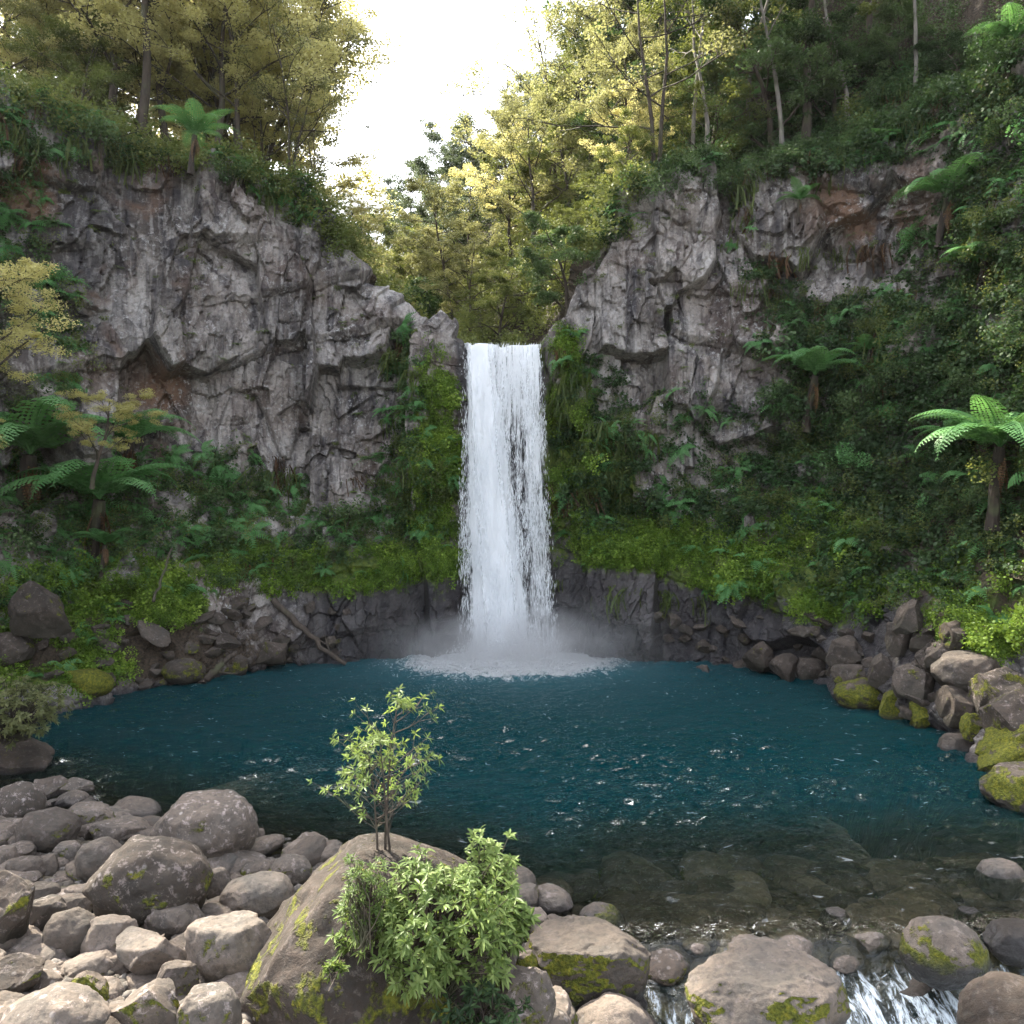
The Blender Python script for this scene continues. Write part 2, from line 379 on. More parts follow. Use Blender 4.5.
# ------------------------------------------------------------------ terrain: one sheet round the pool (banks, cliffs, ground behind the rim)
# station: base point x, y; direction away from pool; profile (d, z) k2 k3 k4 k5
ST = [
    (-11.5, 9.0, -1.0, 0.0, (1.5, 1.2), (5, 4.0), (7.5, 10), (9, 19)),
    (-11.8, 15.5, -1.0, 0.1, (1.5, 1.0), (5, 3.8), (7.5, 10), (9, 19)),
    (-13.0, 20.3, -0.8, 0.6, (1.6, 1.4), (4.8, 5.2), (6.5, 12), (8, 19.4)),
    (-12.4, 22.8, -0.5, 0.87, (2.0, 2.6), (4.6, 6.6), (5.8, 13), (6.8, 19.6)),
    (-10.3, 26.3, -0.2, 0.98, (1.7, 2.4), (3.6, 6.4), (4.2, 13), (4.8, 19.2)),
    (-8.3, 28.4, -0.1, 0.99, (1.0, 2.5), (2.4, 5.8), (2.9, 12), (3.5, 18.8)),
    (-6.9, 29.3, -0.05, 1.0, (0.3, 2.8), (1.6, 5.2), (2.1, 11), (2.8, 17.4)),
    (-6.0, 29.6, 0.0, 1.0, (0.0, 3.0), (1.3, 5.0), (1.9, 9.6), (2.5, 14.6)),
    (-4.4, 30.1, 0.0, 1.0, (-0.6, 3.3), (0.7, 4.9), (1.2, 9.0), (1.9, 13.1)),
    (-2.7, 30.6, 0.0, 1.0, (-0.9, 3.6), (0.1, 4.6), (0.4, 8.6), (0.9, 12.5)),
    (-1.95, 31.2, 0.0, 1.0, (-0.5, 3.6), (-0.2, 4.6), (-0.1, 8.4), (0.2, 12.2)),
    (-1.75, 31.4, 0.0, 1.0, (0.3, 3.6), (0.3, 5.0), (0.1, 8.4), (0.0, 11.75)),
    (1.05, 31.4, 0.0, 1.0, (0.3, 3.6), (0.3, 5.0), (0.1, 8.4), (0.0, 11.75)),
    (1.30, 31.1, 0.0, 1.0, (-0.4, 3.6), (-0.1, 4.6), (-0.1, 8.6), (0.2, 12.3)),
    (2.2, 30.7, 0.0, 1.0, (-0.8, 3.5), (0.0, 5.0), (0.4, 9.0), (0.8, 13.2)),
    (3.2, 30.3, 0.0, 1.0, (-0.6, 3.2), (0.5, 5.2), (0.9, 10), (1.4, 15.4)),
    (4.6, 29.6, 0.0, 1.0, (-0.1, 3.1), (1.4, 5.6), (1.8, 11), (2.4, 18.0)),
    (6.7, 28.3, 0.05, 1.0, (0.7, 2.9), (2.5, 6.0), (3.1, 12), (3.8, 18.8)),
    (8.8, 26.2, 0.3, 0.95, (1.3, 2.6), (3.6, 7.6), (4.5, 13), (5.4, 19.3)),
    (10.2, 23.3, 0.62, 0.78, (1.8, 2.5), (4.6, 9.0), (6.2, 15), (7.6, 19.8)),
    (10.4, 18.9, 0.86, 0.5, (2.0, 1.7), (4.8, 7.0), (7.2, 14), (9.5, 20.4)),
    (10.2, 15.8, 1.0, 0.2, (2.0, 1.5), (4.8, 6.5), (7.2, 13), (9.8, 21)),
    (10.8, 9.0, 1.0, 0.0, (2.0, 1.2), (4.8, 6.0), (7.2, 12), (9.8, 20)),
]


def Hland(x, y):
    ax = -0.3 - 0.45 * (np.minimum(y, 60) - 31)
    a = x - ax
    right = np.clip(np.abs(a) - 1.7, 0, None)
    zr = 12.0 + 0.06 * (y - 31) + np.where(a > 0, 1.35 * np.minimum(right, 9) + 0.75 * np.clip(right - 9, 0, 14) + 0.3 * np.clip(right - 23, 0, None),
                                          0.8 * np.minimum(right, 9) + 0.1 * np.clip(right - 9, 0, 200))
    return zr + 0.42 * np.clip(y - 58, 0, 60) + 0.6 * np.sin(x * 0.3) * np.cos(y * 0.23) * smooth(2, 6, right)


def build_terrain():
    pts = np.array([[s[0], s[1]] for s in ST])
    seg = np.sqrt((np.diff(pts, axis=0) ** 2).sum(1))
    t = np.concatenate([[0], np.cumsum(seg)])
    ncol = 1000
    # columns denser where the frame sees them
    w = np.interp(np.linspace(0, t[-1], 2000), t, [0.35, 0.5, 0.8] + [1.1] * (len(ST) - 6) + [0.8, 0.5, 0.35])
    cw = np.concatenate([[0], np.cumsum(w)]); cw = cw[:-1] / cw[-2]
    S = np.interp(np.linspace(0, 1, ncol), cw, np.linspace(0, t[-1], 2000))
    bx = np.interp(S, t, pts[:, 0]); by = np.interp(S, t, pts[:, 1])
    nx = np.interp(S, t, [s[2] for s in ST]); ny = np.interp(S, t, [s[3] for s in ST])
    ln = np.sqrt(nx * nx + ny * ny); nx /= ln; ny /= ln
    def smth(a, n=9):                      # soften the corners between stations
        k = np.ones(n) / n
        return np.convolve(np.pad(a, n // 2, mode='edge'), k, 'valid')
    near = smooth(1.0, 3.0, np.abs(bx + 0.35))
    bx2, by2 = smth(bx, 25), smth(by, 25)
    bx = bx + (bx2 - bx) * near; by = by + (by2 - by) * near
    nx, ny = smth(nx, 41), smth(ny, 41)
    D = []; Z = []
    D.append(np.full(ncol, -1.6)); Z.append(np.full(ncol, -3.2))
    D.append(np.zeros(ncol)); Z.append(np.full(ncol, -0.15))
    for kk in range(4):
        d = np.interp(S, t, [s[4 + kk][0] for s in ST]); z = np.interp(S, t, [s[4 + kk][1] for s in ST])
        if kk < 3:
            d = smth(d, 21); z = smth(z, 21)
        D.append(d); Z.append(z)
    rim_d, rim_z = D[-1], Z[-1]
    rows_per = [14, 70, 85, 120, 140]
    rows = []
    for a in range(5):
        n = rows_per[a]
        for i in range(n):
            f = i / n
            rows.append((D[a] + (D[a + 1] - D[a]) * f, Z[a] + (Z[a + 1] - Z[a]) * f, (a + f)))
    rows.append((D[5], Z[5], 5.0))
    P = np.zeros((0, ncol, 3)); lev = []
    layers = []
    for d, z, lv in rows:
        layers.append(np.stack([bx + nx * d, by + ny * d, z], 1)); lev.append(lv)
    for dd in [0.12, 0.3, 0.6, 1, 1.5, 2, 2.6, 3.3, 4, 5, 6, 7.2, 8.6, 10, 12, 14, 17, 20, 24, 29, 35, 42, 50, 60, 75, 95]:
        x = bx + nx * (rim_d + dd); y = by + ny * (rim_d + dd)
        h = Hland(x, y); b = smooth(0, 9, np.full(ncol, dd))
        z = (rim_z + 0.12 * dd) * (1 - b) + h * b
        # the stream bed stays flat through the notch
        layers.append(np.stack([x, y, z], 1)); lev.append(5.0 + min(dd / 10, 1))
    P = np.array(layers); lev = np.array(lev)[:, None] * np.ones((1, ncol))
    nr = len(layers)
    # normals of the smooth sheet
    du = np.gradient(P, axis=1); dv = np.gradient(P, axis=0)
    N = np.cross(du, dv); N /= np.linalg.norm(N, axis=2, keepdims=True) + 1e-9
    if N[150, ncol // 4, 1] > 0: N = -N
    Pf = P.reshape(-1, 3); Nf = N.reshape(-1, 3); L = lev.ravel()
    warp = np.stack([fbm(Pf * 0.35 + 5, 3, 11), fbm(Pf * 0.35 + 9, 3, 12), fbm(Pf * 0.35 + 2, 3, 13)], 1)
    Q = Pf + warp * 0.10
    ang = R(14); ca, sa = math.cos(ang), math.sin(ang)
    Qr = np.stack([Q[:, 0] * ca - Q[:, 2] * sa, Q[:, 1], Q[:, 0] * sa + Q[:, 2] * ca], 1)
    f1, f2, b, r = blocks(Q, (2.6, 4.0, 5.2), 101, 0.75)
    disp = 1.4 * ((r[:, 0] - .5) + 1.3 * ((r[:, 1] - .5) * b[:, 0] + (r[:, 2] - .5) * b[:, 2]))
    crack = 0.20 * np.exp(-(f2 - f1) / 0.010)
    big = disp.reshape(nr, ncol)
    for _ in range(1):
        q = np.pad(big, 1, mode='edge')
        big = 0.36 * q[1:-1, 1:-1] + 0.16 * (q[:-2, 1:-1] + q[2:, 1:-1] + q[1:-1, :-2] + q[1:-1, 2:])
    disp = big.ravel() - crack
    f1, f2, b, r = blocks(Qr, (1.15, 1.6, 1.7), 201, 0.8)
    disp += 0.44 * ((r[:, 0] - .5) + 1.3 * ((r[:, 1] - .5) * b[:, 0] + (r[:, 2] - .5) * b[:, 2]))
    f1, f2, b, r = blocks(Q, (0.42, 0.6, 0.85), 301, 0.8)
    disp += 0.16 * ((r[:, 0] - .5) + 1.4 * ((r[:, 1] - .5) * b[:, 0] + (r[:, 2] - .5) * b[:, 2]))
    f1, f2, b, r = blocks(Qr * 1.0 + 3, (0.17, 0.2, 0.2), 401)
    disp += 0.05 * ((r[:, 0] - .5) + 1.2 * ((r[:, 1] - .5) * b[:, 0] + (r[:, 2] - .5) * b[:, 2]))
    # long overhanging ledges that step back upwards
    lz = (Pf[:, 2] + 0.5 * warp[:, 0] + 0.25 * Pf[:, 0] * np.sign(Pf[:, 0])) / 2.3
    fr = lz - np.floor(lz)
    disp += 0.5 * (0.5 - np.abs(fr - 0.12) ) * smooth(-.25, .25, fbm(Pf * 0.3 + 4, 2, 77)) * np.where(fr < 0.12, smooth(0, .12, fr), 1)
    disp += 0.25 * fbm(Pf * 0.4, 2, 31) + 0.02 * fbm(Pf * 6, 3, 41)
    amp = np.where(L < 1, 0.6, np.where(L < 2.0, 0.75, np.where(L < 3, 0.8, 1.0)))
    amp = amp * (1 - 0.75 * smooth(5.0, 5.25, L))
    xc = Pf[:, 0] + 0.35
    infall = smooth(2.6, 1.2, np.abs(xc)) * (Pf[:, 1] > 28)
    amp = amp * (1 - 0.75 * infall)
    amp = amp * np.where((L > 4.95) & (np.abs(xc) < 1.9) & (Pf[:, 1] > 29), 0.12, 1)
    da = (disp * amp).reshape(nr, ncol)
    for _ in range(1):
        q = np.pad(da, 1, mode='edge')
        da = 0.90 * q[1:-1, 1:-1] + 0.025 * (q[:-2, 1:-1] + q[2:, 1:-1] + q[1:-1, :-2] + q[1:-1, 2:])
    da = da + 0.018 * fbm(Pf * 11, 2, 47).reshape(nr, ncol) * (L.reshape(nr, ncol) < 5)
    Pd = Pf + Nf * da.ravel()[:, None]
    # rounded, water worn shoulders either side of the lip
    Pd[:, 2] += infall * 0
    P3 = Pd.reshape(nr, ncol, 3)
    px = 512 + FPX * Pd[:, 0] / np.maximum(Pd[:, 1], 0.5); py = 512 - FPX * (Pd[:, 2] - CAMZ) / np.maximum(Pd[:, 1], 0.5)
    # surface character
    nn = fbm(Pf * 0.8, 4, 61)
    def ell(cx, cy, rx, ry): return np.clip(1.35 - np.sqrt(((px - cx) / rx) ** 2 + ((py - cy) / ry) ** 2), 0, 1)
    moss = np.zeros(len(Pf))
    for e in [(438, 470, 30, 120), (418, 560, 70, 24), (330, 572, 90, 26), (565, 450, 30, 120), (600, 480, 50, 80), (640, 548, 110, 30),
              (720, 570, 70, 30), (820, 570, 100, 60), (980, 600, 70, 70), (60, 600, 90, 40), (150, 600, 80, 40), (240, 560, 80, 30), (60, 660, 90, 45)]:
        moss = np.maximum(moss, ell(*e))
    moss = np.clip(moss * 0.85 + 0.15 * nn, 0, 1) * smooth(0.2, 0.9, Pd[:, 2])
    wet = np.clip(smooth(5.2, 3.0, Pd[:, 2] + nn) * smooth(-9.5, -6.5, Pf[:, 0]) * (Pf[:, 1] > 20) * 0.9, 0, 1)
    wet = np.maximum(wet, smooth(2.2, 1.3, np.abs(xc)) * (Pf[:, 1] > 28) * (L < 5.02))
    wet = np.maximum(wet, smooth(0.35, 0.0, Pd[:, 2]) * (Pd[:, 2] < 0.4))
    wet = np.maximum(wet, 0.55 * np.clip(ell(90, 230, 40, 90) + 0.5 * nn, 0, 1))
    soil = np.where(L > 5.02, 0.9, 0) * (1 - smooth(2.6, 1.7, np.abs(xc)) * (Pf[:, 1] > 28) * (Pf[:, 1] < 33.8))
    soil = np.maximum(soil, np.clip(ell(130, 650, 190, 50), 0, 1) * 0.8 * (Pf[:, 0] < -5))
    soil = np.maximum(soil, np.clip(ell(975, 490, 120, 200), 0, 1) * 0.75)
    rust = np.maximum.reduce([ell(50, 230, 120, 130), ell(860, 140, 70, 60), ell(870, 200, 60, 60), ell(160, 400, 30, 50)])
    idx = np.arange(nr * ncol).reshape(nr, ncol)
    F = np.stack([idx[:-1, :-1], idx[:-1, 1:], idx[1:, 1:], idx[1:, :-1]], 2).reshape(-1, 4)
    me = mesh('cliff', Pd, F, M['cliff'], attrs={'moss': moss, 'wet': wet, 'soil': soil, 'rust': rust})
    o = link('cliff', me); tag(o, kind='structure')
    return o, Pd, F, N.reshape(-1, 3), L


cliff, TP, TF, TN, TL = build_terrain()
print('terrain', time.time() - T0)
BV = BVHTree.FromPolygons([tuple(p) for p in TP.tolist()], TF.tolist())


def hit(px, py):
    d = Vector(((px - 512) / FPX, 1, -(py - 512) / FPX)).normalized()
    loc, nrm, i, dist = BV.ray_cast(Vector((0, 0, CAMZ)), d)
    return loc, nrm


def drop(x, y, z=60):
    loc, nrm, i, dist = BV.ray_cast(Vector((x, y, z)), Vector((0, 0, -1)))
    return loc


# ------------------------------------------------------------------ riverbed / near bank
SHX = [-14, -9.8, -7, -4.3, -2.3, 0.1, 0.7, 1.6, 3, 6, 9, 12]
SHY = [15.4, 15.0, 13.9, 12.9, 12.2, 11.0, 10.6, 10.7, 10.75, 10.8, 11.0, 11.2]


def dropz(d):
    return -0.5 * smooth(0.15, -0.55, d) - 0.7 * smooth(-0.5, -2.6, d)


def bedz(x, y):
    x = np.asarray(x, float); y = np.asarray(y, float)
    yn = np.interp(x, SHX, SHY)
    d = y - yn
    rt = smooth(0.2, 2.2, x)
    zl = np.where(d > 0, -np.minimum(0.34 * d, 0.5 + 0.5 * np.clip(d - 1.4, 0, None)), np.minimum(-0.13 * d, 1.15 + 0.1 * (-d)))
    zr = np.where(d > 0, -0.30 - 0.12 * np.minimum(d, 2.6) - 0.4 * np.clip(d - 2.6, 0, None), -0.30) + dropz(d + 0.12)
    z = zl * (1 - rt) + zr * rt
    z = z - 0.0 * (0.2 * np.sin(x * 0.9 + 0.6 * np.sin(y * 0.8)) * np.cos(y * 0.7 + x * 0.4) + 0.25 * np.sin(x * 2.1 + y * 1.3)) * 0.8
    return np.maximum(z, -3.4)


def waterz(x, y):
    yn = np.interp(x, SHX, SHY)
    d = y - yn
    return dropz(d) * smooth(0.2, 0.9, x)


def build_bed():
    xs = np.linspace(-26, 22, 420); ys = np.concatenate([np.linspace(-14, 5, 40), np.linspace(5.1, 33, 420)])
    X, Y = np.meshgrid(xs, ys)
    P = np.stack([X.ravel(), Y.ravel(), np.zeros(X.size)], 1)
    z = bedz(P[:, 0], P[:, 1]) + 0.10 * fbm(P * 1.3, 4, 71) + 0.04 * fbm(P * 5, 2, 72)
    P[:, 2] = z
    n, m = X.shape
    idx = np.arange(n * m).reshape(n, m)
    F = np.stack([idx[:-1, :-1], idx[:-1, 1:], idx[1:, 1:], idx[1:, :-1]], 2).reshape(-1, 4)
    tag(link('riverbed', mesh('riverbed', P, F, M['bed'], smooth_shade=True)), kind='structure')


build_bed()


def build_water():
    xs = np.linspace(-14, 13.5, 760); ys = np.concatenate([np.linspace(6.5, 11.6, 210), np.linspace(11.63, 20, 260), np.linspace(20.05, 31.8, 260)])
    X, Y = np.meshgrid(xs, ys); x = X.ravel(); y = Y.ravel()
    P = np.stack([x, y, np.zeros(x.size)], 1)
    z = waterz(x, y)
    steep = smooth(-0.04, -0.25, z) * (y > 5)
    r = np.sqrt((x + 0.1) ** 2 + ((y - 29.6) * 1.25) ** 2)
    chop = 0.35 + 1.3 * np.exp(-r / 5)
    c, s = math.cos(R(-14)), math.sin(R(-14))
    Pw = np.stack([(x * c - y * s) * 0.9, (x * s + y * c) * 2.0, np.zeros_like(x)], 1)
    patchy = 0.55 + 0.9 * smooth(-.25, .3, fbm(P * 0.3, 2, 86))
    z = z + (0.11 * chop * fbm(Pw * 1.2, 2, 81) + 0.095 * patchy * fbm(Pw * 2.5, 3, 84) + 0.05 * patchy * np.abs(fbm(Pw * 1.9 + 3, 2, 85))) * smooth(0.02, 0.3, waterz(x, y) - bedz(x, y)) + 0.07 * np.exp(-r / 1.8) * fbm(P * 3, 3, 82)
    z = z + steep * (0.06 * fbm(np.stack([x * 4.5, y * 1.3, x * 0], 1), 4, 83))
    foam = 1.15 * np.exp(-(r / 3.3) ** 2) + 0.52 * np.exp(-(r / 5.2) ** 2) - 0.1 * np.exp(-((r - 3.5) / 1.5) ** 2)
    foam = foam + steep * (0.20 + 0.26 * smooth(-0.3, -0.6, z))
    foam = foam * np.where(steep > 0, 0.9 + 0.2 * smooth(2.0, 5.2, x), 1)
    # thin line of foam along the back shore
    dep = np.clip(waterz(x, y) - bedz(x, y), 0.02, 4)
    P[:, 2] = z
    aer = np.clip(np.exp(-(r / 3.6) ** 2) * 1.0 + 0.4 * np.exp(-(r / 8.0) ** 2) + steep * 0.6, 0, 1)
    n, m = X.shape
    idx = np.arange(n * m).reshape(n, m)
    F = np.stack([idx[:-1, :-1], idx[:-1, 1:], idx[1:, 1:], idx[1:, :-1]], 2).reshape(-1, 4)
    keep = (x[F[:, 0]] > 0.1) | (y[F[:, 0]] > 9.5)
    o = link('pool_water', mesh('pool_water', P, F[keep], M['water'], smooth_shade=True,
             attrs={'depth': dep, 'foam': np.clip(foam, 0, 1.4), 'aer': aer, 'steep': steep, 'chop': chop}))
    tag(o, kind='structure')


build_water()
print('water', time.time() - T0)


# ------------------------------------------------------------------ waterfall
def build_fall():
    rng = np.random.default_rng(5)
    root = thing('waterfall', 'tall white waterfall plunging off the notch into the teal pool', 'waterfall', (0, 0, 0))
    zt, zb = 12.02, 0.0
    def edge(v):   # left, right x
        return -1.86 + 0.06 * v, 1.12 + 0.50 * v ** 1.1
    def yy(v): return 31.1 - 1.15 * np.sqrt(np.clip(v, 0, 1)) - 0.15 * v
    def sheet(name, mat, u0, u1, off, densf, seed, amp=0.12):
        nu, nv = 90, 260
        U, Vv = np.meshgrid(np.linspace(0, 1, nu), np.linspace(-0.10, 1.0, nv))
        u = U.ravel(); v = Vv.ravel(); vc = np.clip(v, 0, 1)
        l, r = edge(vc)
        lo = l + (r - l) * (u0[0] + (u0[1] - u0[0]) * vc); hi = l + (r - l) * (u1[0] + (u1[1] - u1[0]) * vc)
        x = lo + (hi - lo) * u
        z = zt - (zt - zb) * vc
        y = yy(vc) - off
        over = v < 0
        y = np.where(over, 31.1 + (-v) * 60 - off * 0, y); z = np.where(over, zt + (-v) * 0.9 + 0.02, z)
        z = z - 0.10 * np.exp(-(vc / 0.01)) * 0
        n = fbm(np.stack([x * 2.2, v * 4, x * 0 + seed], 1), 4, seed)
        y = y - amp * n * smooth(0, 0.08, v) - 0.18 * np.cos((u - .5) * math.pi) * smooth(0, .3, v)
        z = z + 0.10 * (fbm(np.stack([x * 1.8, x * 0, x * 0], 1), 3, 55)) - 0.10 * np.exp(-((u - .25) / .12) ** 2) * (vc < .02)
        x = x + 0.10 * vc * fbm(np.stack([v * 3.5, u * 0.7, u * 0 + 9], 1), 3, seed + 5)
        x = x + 0.07 * fbm(np.stack([u * 5, v * 14, u * 0], 1), 3, seed + 3) * smooth(0, 0.1, v)
        F = np.arange(nu * nv).reshape(nv, nu)
        F = np.stack([F[:-1, :-1], F[:-1, 1:], F[1:, 1:], F[1:, :-1]], 2).reshape(-1, 4)
        d = densf(u, vc); d = np.where(over, 0.9, d)
        link(name, mesh(name, np.stack([x, y, z], 1), F, mat, smooth_shade=True, attrs={'uu': u * (u1[0] - u0[0]) + seed * .37, 'vv': v, 'dens': d}), root)
    e = lambda u: smooth(0, 0.10, u) * smooth(1, 0.90, u)
    sheet('main_stream', M['fall_main'], (0.0, 0.04), (0.44, 0.84), 0.16, lambda u, v: -0.15 + 1.05 * smooth(0, .22, u) * smooth(1.0, .75, u) * (0.75 + 0.35 * smooth(0, .3, v)), 21, 0.2)
    sheet('white_core', M['fall_main'], (0.03, 0.20), (0.36, 0.70), 0.30, lambda u, v: -0.2 + 1.15 * smooth(0, .3, u) * smooth(1.0, .7, u), 24, 0.2)
    sheet('thin_veil', M['fall_veil'], (0.34, 0.0), (1.0, 1.0), 0.0, lambda u, v: -0.25 + 0.95 * smooth(-.02, .06, u) * smooth(1.03, .93, u) * (0.98 - 0.42 * smooth(0.02, .5, v)), 22, 0.12)
    sheet('right_fringe', M['fall_veil'], (0.70, 0.72), (1.0, 1.02), -0.1, lambda u, v: -0.1 + 0.75 * smooth(0, .2, u) * smooth(1.03, .7, u) * (1 - 0.3 * v), 23, 0.12)
    # flecks of broken water
    n = 48000
    v = rng.random(n) ** 0.85
    u = rng.random(n)
    left = rng.random(n) < 0.5
    u = np.where(left, np.clip(rng.normal(0.32 + 0.12 * v, 0.23), -0.015, 1.015), u)
    l, r = edge(v)
    x = l + (r - l) * u + rng.normal(0, 0.035 + 0.05 * v, n); z = zt - zt * v; y = yy(v) - 0.10 - rng.random(n) * 0.5 * smooth(0, .1, v)
    gust = fbm(np.stack([x * 4, z * 1.1, x * 0], 1), 3, 91)
    keep = rng.random(n) < np.clip(0.5 + 1.6 * gust, 0.06, 1)
    x, y, z, v = x[keep], y[keep], z[keep], v[keep]; n = len(x)
    ln = rng.uniform(0.03, 0.16, n) * (0.6 + 0.6 * v); wd = rng.uniform(0.005, 0.014, n)
    a = rng.uniform(0, math.pi, n)
    dx = np.stack([np.cos(a), np.sin(a), np.zeros(n)], 1) * wd[:, None]
    up = np.stack([rng.normal(0, .12, n), rng.normal(0, .12, n), np.ones(n)], 1) * ln[:, None]
    c = np.stack([x, y, z], 1)
    V = np.stack([c - up, c + dx, c + up, c - dx], 1).reshape(-1, 3)
    link('flying_drops', mesh('flying_drops', V, np.arange(n * 4).reshape(n, 4), M['spray']), root)
    # splash thrown up at the foot
    n = 26000
    ang = rng.uniform(0, 2 * math.pi, n); rad = np.abs(rng.normal(0, 1.1, n))
    x = -0.1 + np.cos(ang) * rad * 1.25; y = 29.5 + np.sin(ang) * rad * 0.75
    z = np.abs(rng.normal(0, 1, n)) * 0.6 * np.exp(-(rad / 1.7) ** 2) + 0.02
    s = rng.uniform(0.005, 0.022, n)
    c = np.stack([x, y, z], 1); d1 = rng.normal(0, 1, (n, 3)); d1 /= np.linalg.norm(d1, axis=1)[:, None]
    d2 = np.cross(d1, rng.normal(0, 1, (n, 3))); d2 /= np.linalg.norm(d2, axis=1)[:, None]
    d1 *= s[:, None] * 1.6; d2 *= s[:, None]
    V = np.stack([c - d1, c + d2, c + d1, c - d2], 1).reshape(-1, 3)
    link('splash', mesh('splash', V, np.arange(n * 4).reshape(n, 4), M['spray']), root)


build_fall()


def sphere(nu=24, nv=14):
    V = [(0, 0, 1)]
    for i in range(1, nv):
        for j in range(nu):
            t = math.pi * i / nv; p = 2 * math.pi * j / nu
            V.append((math.sin(t) * math.cos(p), math.sin(t) * math.sin(p), math.cos(t)))
    V.append((0, 0, -1)); F3 = []; F4 = []
    for j in range(nu):
        F3.append((0, 1 + j, 1 + (j + 1) % nu)); b = 1 + (nv - 2) * nu; F3.append((b + (j + 1) % nu, b + j, len(V) - 1))
    for i in range(nv - 2):
        for j in range(nu):
            a = 1 + i * nu + j; b = 1 + i * nu + (j + 1) % nu
            F4.append((a, a + nu, b + nu, b))
    return np.array(V), [np.array(F3), np.array(F4)]


sv, sf = sphere()
mm = mist_material(1.5)
for nm, loc, sc, dn in [('mist', (-0.1, 29.0, 0.35), (4.0, 2.2, 2.0), 2.2), ('mist', (2.6, 28.6, 0.9), (3.8, 1.7, 1.9), 0.45), ('mist', (-3.0, 28.8, 0.6), (3.0, 1.6, 1.4), 0.40)]:
    o = link(nm, mesh(nm, sv, sf, mist_material(dn)), None, loc, (0, 0, 0), sc)
    tag(o, {2.2: 'dense white spray cloud boiling where the waterfall hits the pool', 0.45: 'thin drifting spray against the dark rocks to the right of the fall', 0.40: 'faint spray over the water to the left of the fall'}[dn], 'mist', kind='stuff')


# ------------------------------------------------------------------ boulders
def ico(sub):
    import bmesh
    bm = bmesh.new(); bmesh.ops.create_icosphere(bm, subdivisions=sub, radius=1.0)
    V = np.array([v.co[:] for v in bm.verts]); F = np.array([[v.index for v in f.verts] for f in bm.faces]); bm.free()
    return V, F


ICO = {4: ico(4), 5: ico(5), 6: ico(6)}


def stone_mesh(name, seed, sub=5, angular=0.3, flat_top=0.0, rough=0.05, planes=None, cut=False):
    rng = np.random.default_rng(seed)
    V, F = ICO[sub]; V = V.copy()
    off = rng.uniform(0, 50, 3)
    V *= (1 + 0.22 * fbm(V * 0.9 + off, 3, seed))[:, None]
    npl = int(4 + angular * 16) if not cut else 11
    for i in range(npl):            # broken planes, slightly rounded
        d = rng.normal(0, 1, 3); d /= np.linalg.norm(d)
        lim = rng.uniform(0.98 - 0.42 * angular, 1.0 - 0.12 * angular)
        if cut: lim = rng.uniform(0.48, 0.78)
        s = V @ d; ex = np.clip(s - lim, 0, None)
        V -= np.outer(ex * (0.55 + 0.42 * min(angular * 1.3, 1) + 0.03 * cut), d)
    for d, lim in (planes or []):
        d = np.array(d, float); d /= np.linalg.norm(d)
        s = V @ d; V -= np.outer(np.clip(s - lim, 0, None) * 0.93, d)
    if flat_top:
        lim = 1 - flat_top; ex = np.clip(V[:, 2] - lim, 0, None); V[:, 2] -= ex * 0.9
    Nn = V / np.linalg.norm(V, axis=1)[:, None]
    f1, f2, b, r = blocks(V + off, (0.55, 0.55, 0.55), seed)
    V += Nn * (0.10 * angular * ((r[:, 0] - .5) + (r[:, 1] - .5) * b[:, 0] + (r[:, 2] - .5) * b[:, 2]))[:, None]
    V += Nn * (rough * fbm(V * 4 + off, 4, seed + 5) + 0.4 * rough * fbm(V * 14 + off, 3, seed + 6))[:, None]
    lo, hi = V.min(0), V.max(0)
    V = (V - (lo + hi) / 2) / ((hi - lo) / 2)      # unit half size: sized exactly when placed
    return mesh(name, V, F, M['boulder'], smooth_shade=True)


TMPL = {'round': [stone_mesh('stone_round', 10 + i, 5, 0.28, 0, 0.06) for i in range(5)],
        'slab': [stone_mesh('stone_slab', 30 + i, 5, 0.55, 0.30, 0.06) for i in range(5)],
        'ang': [stone_mesh('stone_angular', 50 + i, 5, 1.0, 0.0, 0.03, cut=True) for i in range(9)]}
rb = np.random.default_rng(77)


def props(o, tone, lichen, moss, flank=0.6, wet=1.0):
    o['tone'] = float(tone); o['lichen'] = float(lichen); o['moss'] = float(moss); o['flank'] = float(flank); o['wet'] = float(wet); o['alb'] = 1.0


